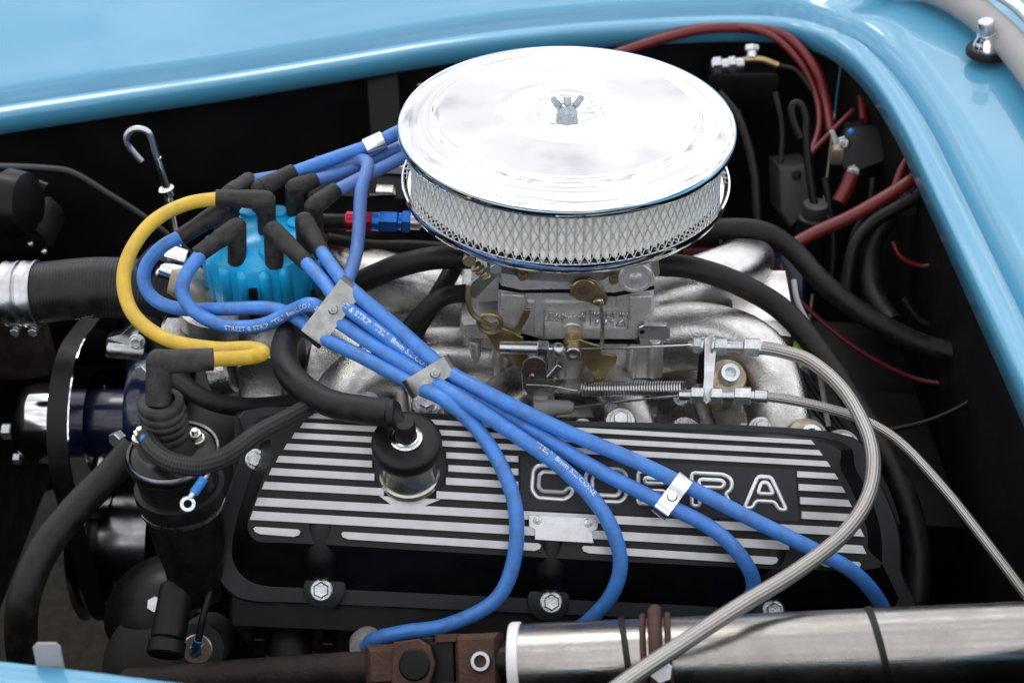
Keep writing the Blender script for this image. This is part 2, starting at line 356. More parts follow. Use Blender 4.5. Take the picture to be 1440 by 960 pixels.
# small bright latch tab on the near edge
lp = onz(68, 935, .78)
g = G(); g.prism([lp+V((-.0085, 0, -.012)), lp+V((.0085, 0, -.012)), lp+V((.0085, .004, .012)), lp+V((.006, .005, .0145)), lp+V((-.006, .005, .0145)), lp+V((-.0085, .004, .012))], V((0, .002, -.0005)), .0003)
tag(g.obj('latch_tab', 'gasket'), 'small bright metal tab standing at the near blue panel edge', 'bracket')

# ================================================================== ENGINE BLOCK AND HEADS
def P3(x, u, v): return V((x, u, v))
blk = thing('engine_block', 'dark blue painted engine block and cylinder heads under the valve covers', 'engine', (.04, 0, .25))
def along(profile, x0, x1, name, m, bev=.004):
    g = G(); t = math.tan(TILT)
    g.prism([V((x0, y, z-(x0-.04)*t)) for y, z in profile], V((x1-x0, 0, -(x1-x0)*t)), bev); return g.obj(name, m, blk)
along([(-.09, .62), (.09, .62), (.16, .50), (.12, .33), (-.12, .33), (-.16, .50)], -.24, .30, 'block', 'engblue')
along([(-.165, .725), (-.285, .605), (-.245, .535), (-.11, .63)], -.225, .30, 'cylinder_head', 'dark')
along([(.165, .70), (.285, .59), (.245, .52), (.11, .63)], -.225, .30, 'cylinder_head', 'engblue')
along([(-.13, .60), (.13, .60), (.13, .36), (-.13, .36)], -.31, -.24, 'timing_cover', 'bay')
along([(-.11, .33), (.11, .33), (.09, .2), (-.09, .2)], -.22, .25, 'oil_pan', 'dark')
along([(-.15, .62), (.15, .62), (.15, .3), (-.15, .3)], .30, .40, 'bell_housing', 'bay')
# ================================================================== NEAR VALVE COVER
vc = thing('valve_cover', 'black finned valve cover with raised silver COBRA lettering below the carburetor', 'valve cover', cov(790, 690, -.03))
outer = [(372, 572), (770, 590), (1165, 606), (1225, 660), (1262, 735), (1268, 800), (1262, 885), (870, 869), (450, 850), (352, 846), (318, 830), (301, 800), (300, 765), (312, 715), (345, 625)]
inner = [(394, 580), (770, 597), (1152, 614), (1205, 662), (1236, 735), (1240, 800), (1236, 858), (870, 846), (450, 827), (372, 823), (342, 810), (328, 788), (327, 760), (340, 705), (366, 634)]
plat = [(411, 585), (770, 603), (1142, 620), (1183, 662), (1216, 733), (1220, 770), (1213, 801), (870, 789), (450, 765), (374, 762), (358, 758), (349, 745), (350, 728), (362, 695), (383, 640)]
def dense(poly, h, sub=5): return smoothpath([cov(a, b, h) for a, b in poly], sub, True)
rings = [dense(outer, -.046), dense(outer, -.034), dense([((a*3+c)/4 if 0 else a+(c-a)*.10, b+(d-b)*.10) for (a, b), (c, d) in zip(outer, inner)], -.032), dense(inner, -.0315), dense([(a+(c-a)*.12, b+(d-b)*.12) for (a, b), (c, d) in zip(inner, plat)], -.028), dense([(a+(c-a)*.9, b+(d-b)*.9) for (a, b), (c, d) in zip(inner, plat)], -.003), dense(plat, 0)]
n = len(rings[0]); g = G(); vs = [p for r_ in rings for p in r_]
fs = [(k*n+j, k*n+(j+1) % n, (k+1)*n+(j+1) % n, (k+1)*n+j) for k in range(3) for j in range(n)]
g.add([p for r_ in rings[:4] for p in r_], fs); g.obj('mounting_flange', 'flange', vc, 30)
g = G(); fs = [(k*n+j, k*n+(j+1) % n, (k+1)*n+(j+1) % n, (k+1)*n+j) for k in range(3) for j in range(n)]; fs.append(tuple(3*n+j for j in range(n)))
g.add([p for r_ in rings[3:] for p in r_], fs); g.obj('cover_body', 'black', vc, 30)
# fins: (y at x=420, slope, thickness, x ranges)
BX, BY, BR = 577, 655, 53
rows = [(584, .053, 6.5, [(435, 1142)]), (598, .053, 7.5, [(425, 1153)]), (613, .053, 8, [(413, 1164)]),
        (629, .054, 8.5, [(402, 729), (1119, 1175)]), (647, .054, 9.2, [(391, 729), (1121, 1185)]), (665, .055, 10, [(381, 729), (1123, 1194)]), (685, .055, 10.5, [(371, 729), (1125, 1203)]),
        (708, .051, 11.5, [(361, 1211)]), (728, .056, 12, [(354, 1108), (1165, 1214)]), (749, .058, 10.5, [(357, 424), (480, 761), (817, 1093), (1150, 1209)])]
for ri, (y0, sl_, th, segs) in enumerate(rows):
    for (xa, xb) in segs:
        parts = [(xa, xb)]
        yc = y0+sl_*(BX-420)
        if xa < BX < xb and abs(yc-BY) < BR and ri < 7:
            hw = math.sqrt(BR*BR-(yc-BY)**2)
            parts = [(xa, BX-hw), (BX+hw, xb)]
        if ri == 8 and xa < 450 < xb: pass
        for (a, b) in parts:
            ya, yb = y0+sl_*(a-420), y0+sl_*(b-420); h = th/2
            ls = 4.5 if a == xa and a < 440 else 0; rs = 5 if b == xb and b > 1130 else 0
            if ri == 9:
                e = 9
                pl = [(a+3, ya-h), (b-3, yb-h), (b, yb-h*.4), (b-2, yb+h*.5), (b-e, yb+h), (a+e, ya+h), (a+2, ya+h*.4), (a, ya-h*.5)]
            else: pl = [(a+ls*.5, ya-h), (b-rs*.6, yb-h), (b+rs*.5, yb+h), (a-ls*.5, ya+h)]
            g = G(); g.prism([cov(x, y, -.001) for x, y in pl], CN*.0048, .0004); g.obj('fin', 'fin', vc, 30)
# flare under the breather joins the eighth fin
g = G(); g.prism([cov(x, y, -.001) for x, y in [(533, 697), (620, 702), (594, 713), (552, 711)]], CN*.0046, .0003); g.obj('fin_flare', 'fin', vc)
# dark round boss for the breather and smooth lettering panel
g = G(); g.lathe([(.0285, -.002), (.0285, .0022), (.0275, .0028), (.0005, .0028)], cov(577, 657, 0), CN, 40); g.obj('breather_boss', 'black', vc)
g = G(); g.prism([cov(x, y, -.001) for x, y in [(731, 641), (1118, 660), (1123, 733), (731, 716)]], CN*.0024, .0003); g.obj('lettering_panel', 'flange', vc)
LX = lambda x, y: cov(700+x/2.667, 600+y/2.667, .0022)
letters = dict(
 C=[[(283, 192), (281, 166), (262, 149), (155, 143), (133, 160), (127, 235), (147, 265), (250, 272), (276, 256), (283, 232), (262, 229), (250, 245), (168, 241), (153, 227), (156, 180), (170, 168), (243, 172), (258, 190)]],
 O=[[(352, 155), (460, 160), (482, 180), (482, 260), (460, 282), (352, 278), (331, 258), (330, 178)], [(368, 180), (445, 184), (458, 195), (458, 246), (446, 258), (367, 254), (355, 243), (355, 192)]],
 B=[[(527, 167), (636, 173), (656, 190), (656, 216), (642, 230), (659, 246), (657, 274), (638, 291), (525, 286)], [(551, 190), (622, 194), (630, 203), (622, 213), (551, 210)], [(551, 238), (622, 241), (631, 253), (622, 266), (551, 263)]],
 R=[[(727, 172), (845, 178), (872, 192), (880, 215), (872, 238), (852, 250), (881, 303), (852, 302), (824, 255), (756, 251), (757, 297), (727, 296)], [(755, 196), (838, 200), (852, 212), (840, 228), (755, 225)]],
 A=[[(976, 185), (1025, 188), (1084, 312), (1053, 310), (1038, 281), (968, 277), (954, 305), (924, 303)], [(990, 207), (1012, 208), (1035, 252), (974, 249)]])
for ch, loops in letters.items():
    lo = None
    for lp_ in loops:
        P = [LX(x, y) for x, y in lp_]; Q = []
        for i in range(len(P)):         # clip the corners a little
            a, b, c = P[i-1], P[i], P[(i+1) % len(P)]
            e = min(.0022, (b-a).length*.4, (c-b).length*.4)
            Q += [b+(a-b).normalized()*e, b+((a-b).normalized()+(c-b).normalized())*e*.28, b+(c-b).normalized()*e]
        g = G(); g.tube(Q, .0017, 8, 1, True, smooth=False)
        g2 = G(); g2.v = g.v; g2.f = g.f
        if lo is None: lo = g2.obj('raised_letter', 'letter', vc)
        else: g2.obj('letter_counter', 'letter', lo)
# badge plate with two screws
bpl = [(743, 724), (838, 728), (841, 735), (840, 743), (833, 747), (834, 762), (752, 757), (752, 744), (744, 740)]
g = G(); g.prism([cov(x, y, .0045) for x, y in bpl], CN*.0015, .0003); plate = g.obj('badge_plate', 'zinc', vc)
g = G(); g.prism([cov(752, 756, .0045), cov(834, 761, .0045), cov(834, 763, .0045), cov(752, 758, .0045)], CN*.004, .0002); g.obj('folded_lip', 'zinc', plate)
for x, y in [(756, 731), (827, 735)]:
    g = G(); c = cov(x, y, .006); g.lathe([(.0034, 0), (.003, .0012), (.0012, .0018), (.0008, .0008)], c, CN, 16); g.obj('screw', 'bolt', plate)
# bolts with columns
for x, y in [(452, 829), (775, 846), (1087, 858)]:
    top = cov(x, y-92, -.010); bot = cov(x, y-20, -.019); ax_ = (bot-top).normalized(); Lc = (bot-top).length
    g = G(); g.lathe([(.001, -.0125), (.007, -.0105), (.0115, -.006), (.0135, 0), (.0138, Lc*.6), (.0125, Lc*.85), (.008, Lc), (.001, Lc+.004)], top, ax_, 28); g.obj('bolt_column', 'black', vc, 80)
    g = G(); g.lathe([(.0165, -.033), (.0165, -.0272), (.015, -.0262), (.0005, -.0262)], cov(x, y, 0), CN, 28); g.obj('bolt_boss', 'flange', vc)
    bolt(vc, cov(x, y, -.0262), CN, .0088)
for x, y in [(360, 646), (1199, 686)]:
    bolt(vc, cov(x, y, -.031), CN, .0085)
# far valve cover
fv = thing('valve_cover', 'black finned valve cover partly hidden behind the round air cleaner', 'valve cover', (.04, .2, .70))
t = math.tan(TILT)
def farp(x, y, z): return V((x, y, z-(x-.04)*t))
g = G(); g.prism([farp(-.20, y, z) for y, z in [(.135, .705), (.145, .745), (.17, .762), (.19, .758), (.30, .65), (.27, .60)]], V((.41, 0, -.41*t)), .004); g.obj('cover_body', 'black', fv)
for k in range(8):
    f = k/7; y = .168+.125*f; z = .764-.113*max(0, f-.12)/.88
    g = G(); g.prism([farp(-.195, y-.0045, z-.002), farp(-.195, y+.0045, z-.002-(.004 if f > .1 else 0)), farp(-.195, y+.006, z+.003-(.004 if f > .1 else 0)), farp(-.195, y-.003, z+.005)], V((.40, 0, -.40*t)), .0004); g.obj('fin', 'fin', fv)
# ================================================================== INTAKE MANIFOLD (cast surface as a height field)
def gs(a, s): return math.exp(-(a/s)**2)
def ridge(x, y, ax_, ay, bx, by, w, h):
    dx, dy = bx-ax_, by-ay; t = max(0, min(1, ((x-ax_)*dx+(y-ay)*dy)/(dx*dx+dy*dy)))
    q = math.hypot(x-ax_-t*dx, y-ay-t*dy)/w
    return h*math.sqrt(max(0, 1-q*q)) if q < 1 else 0
def smax(a, b, k=.012):
    h = max(0, min(1, .5+.5*(a-b)/k)); return b*(1-h)+a*h+k*h*(1-h)
RUN = [(-.00, -.02, -.165, -.16, .030, .088), (.02, -.05, -.06, -.19, .030, .070), (.07, -.05, .105, -.19, .030, .070), (.09, -.02, .235, -.155, .034, .090),
       (-.0, .02, -.16, .18, .034, .075), (.02, .05, -.05, .19, .034, .05), (.07, .05, .10, .19, .034, .05), (.09, .02, .225, .17, .036, .07),
       (.10, .03, .245, .05, .052, .098), (-.02, .01, -.18, .03, .045, .075), (.16, -.04, .165, -.17, .022, .078), (-.09, -.05, -.115, -.17, .02, .07)]
def mz(x, y):
    return .652 - .02*abs(y)/.17 + .0015*math.sin(x*60+1)*math.cos(y*45) - (x-.04)*.04
def onm(px, py, lift=0.0):
    r = ray(px, py); d = 1.0
    while d < 1.7:
        p = CAM+r*d
        if p.z < mz(p.x, p.y)+lift: return p
        d += .001
    return CAM+r*1.3
im = thing('intake_manifold', 'cast aluminium intake manifold with bulging runners under the carburetor', 'manifold', (.04, 0, .6))
nx, ny = 130, 100; g = G(); vs = []; fs = []
for i in range(nx+1):
    for j in range(ny+1):
        x = -.185+.455*i/nx; y = -.185+.37*j/ny
        e = min(i, nx-i, j, ny-j); z = mz(x, y) if e > 1 else .58
        vs.append(V((x, y, z)))
for i in range(nx):
    for j in range(ny): a = i*(ny+1)+j; fs.append((a, a+ny+1, a+ny+2, a+1))
g.add(vs, fs); mo = g.obj('runner_casting', 'polish', im, 180)
def runner(pts, w, h, name='runner', m='polish', seg=24, w2=None, h2=None):
    P = smoothpath(pts, 8); n_ = len(P); vs = []; fs = []
    for i in range(n_):
        t_ = (P[min(i+1, n_-1)]-P[max(i-1, 0)]).normalized(); sd_ = V((t_.y, -t_.x, 0)).normalized(); up_ = sd_.cross(t_)
        if up_.z < 0: up_ = -up_
        f = i/(n_-1); ww = w+((w2 or w)-w)*f; hh = h+((h2 or h)-h)*f
        for j in range(seg):
            a = 2*math.pi*j/seg; ca, sa = math.cos(a), math.sin(a); e = .62
            vs.append(P[i]+sd_*ww*math.copysign(abs(ca)**e, ca)+up_*hh*math.copysign(abs(sa)**e, sa))
    for i in range(n_-1):
        for j in range(seg): j2 = (j+1) % seg; fs.append((i*seg+j, i*seg+j2, (i+1)*seg+j2, (i+1)*seg+j))
    fs.append(tuple(range(seg))); fs.append(tuple((n_-1)*seg+j for j in range(seg)))
    g = G(); g.add(vs, fs); return g.obj(name, m, im, 50)
for s in (-1, 1):
    hz = .0 if s < 0 else .012
    runner([V((-.01, s*.03, .69)), V((-.085, s*.045, .702+hz)), V((-.145, s*.085, .695+hz)), V((-.165, s*.165, .665))], .023, .026)
    runner([V((.02, s*.05, .68)), V((-.015, s*.10, .684)), V((-.045, s*.17, .662))], .021, .022)
    runner([V((.08, s*.05, .68)), V((.098, s*.10, .684)), V((.115, s*.17, .662))], .021, .022)
    runner([V((.10, s*.02, .70)), V((.175, s*.03, .716+hz)), V((.222, s*.07, .708+hz)), V((.236, s*.165, .660))], .025, .029)
    g = G(); t_ = .048; g.prism([V((-.185, s*.128, .688+.225*t_)), V((-.185, s*.178, .665+.225*t_)), V((-.185, s*.178, .62+.225*t_)), V((-.185, s*.128, .62+.225*t_))], V((.45, 0, -.45*t_)), .002); g.obj('head_flange', 'polish', im)
g = G(); g.prism([V((.045+a, b, .64)) for a, b in [(-.075, -.06), (.075, -.06), (.09, -.045), (.09, .045), (.075, .06), (-.075, .06), (-.09, .045), (-.09, -.045)]], V((0, 0, .045)), .006); g.obj('plenum', 'polish', im)
g = G(); g.prism([V((a, b, .64)) for a, b in [(.195, -.02), (.25, -.03), (.262, 0), (.262, .07), (.2, .07)]], V((.0, 0, .085)), .008); g.obj('rear_crossover', 'polish', im)
g = G(); g.prism([V((a, b, .63)) for a, b in [(-.19, -.05), (-.12, -.04), (-.11, .05), (-.19, .06)]], V((.0, 0, .055)), .008); g.obj('front_crossover', 'polish', im)
for px, py, r_ in [(873, 590, .0092), (1072, 601, .0085), (975, 603, .0062), (820, 598, .006), (705, 590, .0085), (600, 566, .009), (515, 566, .0085)]:
    p = ony(px, py, -.142); nrm = V((0, -.45, .89))
    g = G(); g.lathe([(r_*1.55, -.05), (r_*1.5, -.006), (r_*1.3, -.003), (.001, -.0025)], p, nrm, 22); g.obj('bolt_boss', 'alu', im)
    bolt(im, p-nrm*.003, nrm, r_)
for px, py in [(1102, 420), (958, 560), (690, 545)]:
    p = onm(px, py, .055 if px == 1102 else .03); bolt(im, p, V((0, -.3, .95)), .0075)
# cast web ribs and small plugs between the runners
for xa, ya, xb, yb_ in [(-.10, -.07, -.09, -.15), (.03, -.075, .035, -.15), (.165, -.07, .175, -.15)]:
    g = G(); a_, b_ = V((xa, ya, .684)), V((xb, yb_, .676)); g.tube([a_, (a_+b_)/2, b_], .0075, 12); g.obj('web_rib', 'alu', im)
for x, y, r_ in [(.02, -.105, .011), (.15, -.11, .012), (-.095, -.115, .012), (.2, -.115, .009)]:
    p = V((x, y, .66)); g = G(); g.cyl(p, p+V((0, -.003, .022)), r_, 20); g.hexn(p+V((0, -.003, .022)), p+V((0, -.004, .027)), r_*.55); g.obj('pipe_plug', 'alu', im)
# sockets with heat-stained bosses
for px, py, r_ in [(1027, 524, .0088), (1141, 612, .0098), (1190, 622, .008)]:
    p = dp(px, py, 1.165 if px > 1100 else 1.205); nrm = V((.05, -.55, .83)).normalized()
    g = G(); g.lathe([(r_*2.1, -.05), (r_*2.0, -.016), (r_*1.75, -.010), (.001, -.009)], p, nrm, 24); g.obj('bolt_boss', 'tan' if px < 1180 else 'alu', im)
    bolt(im, p-nrm*.009, nrm, r_, 'socket_bolt', washer=False, h=r_*1.2, socket=True)
# rear water/heater flange and front neck
g = G(); g.prism([ony(x, y, .01) for x, y in [(922, 424), (948, 426), (958, 436), (966, 470), (990, 482), (985, 505), (930, 508), (922, 470)]], V((0, .03, 0)), .002); g.obj('carb_pad_ear', 'tan', im)
g = G(); g.prism([V((.045+a, b, .655)) for a, b in [(-.085, -.07), (.085, -.07), (.09, -.05), (.09, .07), (-.09, .07), (-.09, -.05)]], V((0, 0, .03)), .003); g.obj('carb_pad', 'polish', im)
# ================================================================== CARBURETOR
cb = thing('carburetor', 'satin grey four barrel carburetor with brass coloured levers under the air cleaner', 'carburetor', (.045, 0, .685))
Y0 = -.075
def slab(poly, y, t, name, m, parent=cb, bev=.0015, label=None):
    g = G(); g.prism([ony(a, b, y) for a, b in poly], V((0, t, 0)), bev); return g.obj(name, m, parent, 30, label)
def disc(px, py, y, r, t, name, m, parent=cb, seg=24, hexa=False, prof=None):
    c = ony(px, py, y); g = G()
    if hexa: g.hexn(c+V((0, t, 0)), c, r)
    elif prof: g.lathe(prof, c, (0, -1, 0), seg)
    else: g.cyl(c+V((0, t, 0)), c, r, seg)
    return g.obj(name, m, parent, 30)
mb = slab([(700, 392), (919, 396), (921, 440), (906, 456), (897, 478), (760, 479), (738, 472), (700, 464)], Y0, .15, 'main_body', 'carb', bev=.003)
slab([(704, 384), (722, 387), (731, 393), (800, 396), (850, 394), (862, 386), (918, 384), (921, 402), (864, 412), (800, 408), (731, 408), (704, 402)], Y0-.010, .155, 'air_horn', 'carb', bev=.0015)
slab([(701, 402), (731, 408), (800, 408), (864, 412), (920, 402), (920, 407), (864, 417), (800, 412), (731, 412), (701, 407)], Y0-.004, .15, 'gasket', 'dark', bev=0)  # dark strip added as a painted shadow line under the air horn edge
slab([(704, 414), (738, 416), (739, 466), (704, 460)], Y0-.005, .006, 'bowl_cover', 'carb', bev=.0012)
slab([(886, 418), (917, 416), (917, 438), (902, 452), (886, 452)], Y0-.005, .006, 'bowl_cover', 'carb', bev=.0012)
slab([(766, 458), (800, 458), (800, 476), (766, 476)], Y0-.006, .007, 'shaft_housing', 'carb', bev=.0012)
slab([(816, 462), (880, 462), (880, 476), (816, 476)], Y0-.005, .006, 'shaft_housing', 'carb', bev=.0012)
slab([(698, 477), (900, 480), (900, 484), (698, 482)], Y0+.002, .13, 'gasket', 'dark', bev=0)
g = G(); g.prism([V((.045+a, b, .805)) for a, b in [(-.062, -.058), (.062, -.058), (.066, -.05), (.066, .06), (-.066, .06), (-.066, -.05)]], V((0, 0, .06)), .002); g.obj('throat', 'dark', cb)
disc(894, 391, Y0-.013, .0148, .02, 'round_boss', 'carb', prof=[(.0146, -.012), (.0146, 0), (.0135, .0015), (.0112, .0015), (.0105, .0005), (.006, .0003), (.0045, .002), (.0005, .003)])
for x, y in [(735, 386), (863, 391)]:
    c = ony(x, y, Y0-.010); g = G(); g.lathe([(.0042, -.004), (.0042, .002), (.003, .0036), (.0013, .0036), (.001, .0022)], c, (0, -.5, .86), 16); g.obj('brass_screw', 'brass', cb)
slab([(649, 455), (704, 450), (704, 479), (657, 477), (646, 468)], Y0+.01, .1, 'float_bowl', 'carb', bev=.003)
slab([(662, 405), (704, 400), (704, 425), (662, 428)], Y0+.02, .08, 'choke_housing', 'carb', bev=.003)
slab([(768, 474), (934, 472), (932, 532), (768, 534)], Y0+.024, .12, 'throttle_body', 'carb', bev=.002)
slab([(655, 476), (768, 476), (768, 530), (665, 528)], Y0+.028, .11, 'throttle_body', 'carb', bev=.002)
for x in (668, 700, 790, 830, 890, 921):
    p = ony(x, 478, Y0+.024); g = G(); g.cyl(p, p+V((0, 0, -.04)), .0052, 14); g.obj('casting_rib', 'carb', cb)
slab([(742, 425), (842, 427), (842, 430), (742, 429)], Y0-.0022, .004, 'raised_rib', 'carb', bev=.0006)
slab([(752, 410), (762, 410), (764, 474), (752, 472)], Y0-.002, .004, 'casting_rib', 'carb', bev=.0006)
slab([(868, 412), (876, 412), (876, 432), (868, 432)], Y0-.002, .004, 'casting_rib', 'carb', bev=.0006)
# cast name plates: frame + relief lettering
def nameplate(x0, y0, x1, y1, lines):
    g = G(); c = [ony(a, b, Y0-.0006) for a, b in [(x0, y0), (x1, y0+1), (x1, y1+1), (x0, y1)]]
    g.tube(c, .0007, 6, 1, True, smooth=False); g.uv = {}; fr = g.obj('cast_plate_frame', 'carb', cb)
    for s_, xa, ya, size, shear, wid in lines:
        vs, fs = text_mesh(s_, size); w_ = max(v.x for v in vs); k = wid/w_; o0 = ony(xa, ya, Y0)
        g = G(); g.add([o0+V(((v.x+v.y*shear)*k, -.0012, v.y)) for v in vs], fs); t_ = g.obj('cast_lettering', 'zinc', fr)
        sm = t_.modifiers.new('depth', 'SOLIDIFY'); sm.thickness = .0014; sm.offset = 0
nameplate(766, 436, 823, 452, [('Edelbrock', 769, 449.5, .0125, .3, .0315)])
nameplate(830, 435, 883, 461, [('MADE IN', 834, 445, .0085, 0, .029), ('USA', 834, 459, .0125, .2, .028)])
# levers and linkage
YL = Y0-.016
def plate_lever(poly, y, name, m, t=.0022, parent=cb): return slab(poly, y, t, name, m, parent, .0004)
lv = plate_lever([(690, 370), (703, 368), (708, 378), (700, 388), (676, 412), (668, 420), (659, 418), (656, 408), (664, 396), (680, 384)], YL-.003, 'choke_lever', 'olive')
disc(697, 379, YL-.007, .0052, .005, 'hex_bolt', 'bolt', lv, hexa=True)
g = G(); c = ony(661, 367, YL); g.cyl(c+V((.002, .02, 0)), c+V((-.001, -.004, .002)), .0052, 14)
for k in range(4): g.cyl(c+V((.004+.003*k, -.001, -.004-.003*k)), c+V((.0055+.003*k, -.001, -.0055-.003*k)), .0052, 12)
g.obj('brass_fitting', 'brass', cb)
g = G(); g.tube([ony(659, 402, YL-.004), ony(659, 425, YL-.006), ony(664, 440, YL-.006), ony(676, 450, YL-.006), ony(690, 458, YL-.004)], .0024, 8); g.obj('choke_rod', 'brass', cb)
g = G(); c = ony(689, 454, YL-.004); ring = [c+V((math.cos(a)*.0095, 0, math.sin(a)*.0095)) for a in [k*math.pi/10 for k in range(20)]]; g.tube(ring, .0021, 8, 1, True, smooth=False); g.obj('ring_link', 'brass', cb)
plate_lever([(683, 468), (708, 462), (735, 475), (742, 500), (735, 520), (718, 508), (698, 494)], YL+.004, 'bracket_plate', 'brass')
plate_lever([(722, 466), (730, 452), (738, 436), (746, 436), (744, 446), (734, 462), (731, 474)], YL, 'lever_arm', 'brass', .003)
g = G(); g.cyl(ony(702, 488, YL-.006), ony(757, 489, YL-.006), .0056, 18); g.obj('linkage_sleeve', 'zinc', cb)
g = G(); g.hexn(ony(755, 489, YL-.006), ony(771, 490, YL-.006), .0072); g.obj('hex_nut', 'zinc', cb)
g = G(); g.cyl(ony(771, 490, YL-.006), ony(794, 491, YL-.006), .0030, 12); g.ball(ony(785, 492, YL-.006), .0066); g.obj('ball_joint', 'zinc', cb)
lw = plate_lever([(733, 522), (736, 509), (744, 503), (752, 502), (761, 504), (768, 511), (770, 536), (785, 541), (779, 552), (768, 560), (746, 559), (735, 546)], YL-.004, 'throttle_lever', 'olive', .0025)
disc(749, 517, YL-.0046, .0065, .001, 'paint_dab', M['spotred'], lw)
disc(748, 531, YL-.0058, .0026, .002, 'rivet', 'zinc', lw)
g = G(); g.cyl(ony(772, 530, YL-.006), ony(788, 512, YL-.006), .0034, 12); g.obj('stop_screw', 'zinc', cb)
cam_ = plate_lever([(799, 480), (815, 478), (842, 487), (847, 498), (868, 501), (866, 512), (856, 524), (847, 533), (838, 533), (828, 520), (820, 508), (800, 505)], YL-.002, 'fast_idle_cam', 'brass', .0022)
for k in range(4):
    p = ony(836+4*k, 534, YL-.002); g = G(); g.box(p, .0012, .0022, .004); g.obj('cam_tooth', 'brass', cam_)
disc(806, 498, YL-.008, .0068, .007, 'pivot_screw', 'olive', cb, prof=[(.0068, -.006), (.0068, 0), (.006, .001), (.0035, .001), (.003, -.001)])
g = G(); c = ony(806, 470, Y0); g.cyl(c+V((0, .01, .002)), c+V((0, -.016, -.003)), .0088, 20); g.obj('pivot_boss', 'brass', cb)
g = G(); c = ony(804, 456, Y0); g.cyl(c+V((0, .01, .002)), c+V((0, -.007, -.002)), .0095, 20); g.obj('shaft_boss', 'carb', cb)
chp = plate_lever([(801, 416), (806, 402), (815, 394), (828, 391), (838, 395), (848, 408), (855, 420), (852, 429), (843, 432), (830, 426), (820, 424), (812, 414)], YL, 'choke_cam', 'brass', .003)
disc(821, 409, YL-.003, .0108, .006, 'cam_hub', 'brass', chp)
disc(821, 409, YL-.0036, .0052, .002, 'hub_recess', 'spotred', chp)
g = G(); g.tube([ony(836, 424, YL-.004), ony(845, 422, YL-.006), ony(846, 432, YL-.006), ony(847, 462, YL-.006), ony(846, 490, YL-.004)], .0018, 8); g.obj('vertical_rod', 'olive', cb)
ear = slab([(899, 460), (906, 457), (938, 458), (943, 464), (942, 474), (936, 479), (905, 478), (897, 472), (896, 465)], Y0-.008, .006, 'side_bracket', 'zinc', bev=.001)
disc(903, 467, Y0-.0083, .0021, .001, 'bracket_hole', 'dark', ear)
slab([(915, 368), (926, 366), (928, 386), (921, 392)], Y0+.01, .05, 'rear_ear', 'tan')
# grey ball-joint boot on the lower lever
g = G(); g.lathe([(.003, -.002), (.0085, 0), (.0095, .006), (.007, .014), (.006, .03), (.0035, .034)], ony(752, 574, YL-.008), V((1, 0, .05)), 18)
g.cyl(ony(760, 556, YL-.004), ony(760, 574, YL-.007), .0065, 14); g.obj('lever_ball_boot', 'gasket', cb)
# throttle wires + spring
g = G(); g.tube([ony(794, 491, YL-.006), ony(880, 489, YL-.006), dp(975, 485, 1.205)], .0011, 6); tag(g.obj('throttle_wire', 'zinc'), 'thin straight steel wire running from carburetor ball joint to the upper cable fitting', 'wire')
g = G(); g.tube([ony(801, 573, YL-.008), dp(880, 564, 1.19), dp(968, 555, 1.185)], .0011, 6); tag(g.obj('kickdown_wire', 'zinc'), 'thin steel wire running from the grey ball joint to the lower cable fitting', 'wire')
a, b = ony(820, 547, YL-.006), dp(962, 546, 1.19); x_, y_, z_ = frame(b-a); n = 38*12; hel = []
for i in range(n+1): th = 2*math.pi*i/12; hel.append(a+(b-a)*(i/n)+(x_*math.cos(th)+y_*math.sin(th))*.0056)
sp = thing('return_spring', 'coiled steel throttle return spring stretched below the carburetor levers', 'spring', a)
g = G(); g.tube(hel, .0010, 6, 1, smooth=False); g.uv = {}; g.obj('coil', 'zinc', sp)
g = G(); g.tube([ony(740, 541, YL-.008), ony(775, 543, YL-.008), ony(808, 549, YL-.007), ony(814, 546, YL-.006), ony(821, 541, YL-.006)], .0009, 6); g.obj('hook_wire', 'zinc', sp)
# cable bracket with fittings, braided cables
kb = thing('cable_bracket', 'steel bracket plate holding two threaded cable ends behind the carburetor', 'bracket', dp(996, 560, 1.2))
g = G(); g.prism([dp(x, y, d) for x, y, d in [(991, 476, 1.205), (1001, 474, 1.205), (1005, 484, 1.2), (1000, 540, 1.19), (1000, 562, 1.185), (993, 568, 1.185), (988, 560, 1.185), (990, 530, 1.19)]], V((.002, .002, .001)), .0003); g.obj('plate', 'zinc', kb)
g = G(); g.prism([dp(x, y, d) for x, y, d in [(984, 498, 1.212), (995, 494, 1.206), (995, 538, 1.195), (980, 540, 1.205)]], V((0, .004, .0)), .0003); g.obj('side_leg', 'dark', kb)
def fitting(line, d0, d1, name):
    f = None
    for (xa, xb, y, rpx, hx) in line:
        da = d0+(d1-d0)*(xa-line[0][0])/(line[-1][1]-line[0][0]); db = d0+(d1-d0)*(xb-line[0][0])/(line[-1][1]-line[0][0])
        g = G(); a, b = dp(xa, y, da), dp(xb, y+.5, db); r_ = mpx(rpx, da)
        (g.hexn(a, b, r_) if hx else g.cyl(a, b, r_, 16)); g.obj('hex_nut' if hx else 'threaded_sleeve', 'bolt' if hx else 'zinc', kb, 30)
fitting([(967, 976, 485, 6, 0), (975, 988, 485, 12, 1), (986, 990, 485, 13, 0), (1001, 1005, 486, 13, 0), (1005, 1022, 487, 13, 1), (1020, 1046, 487, 7.5, 0), (1046, 1068, 488, 14, 1), (1066, 1080, 490, 9, 0)], 1.208, 1.195, 'upper')
fitting([(955, 975, 555, 8, 0), (972, 990, 555, 12.5, 1), (1000, 1016, 556, 12.5, 1), (1014, 1034, 556, 7.5, 0), (1033, 1056, 556, 13.5, 1), (1054, 1064, 557, 8, 0), (1061, 1080, 557, 9.5, 0)], 1.188, 1.172, 'lower')
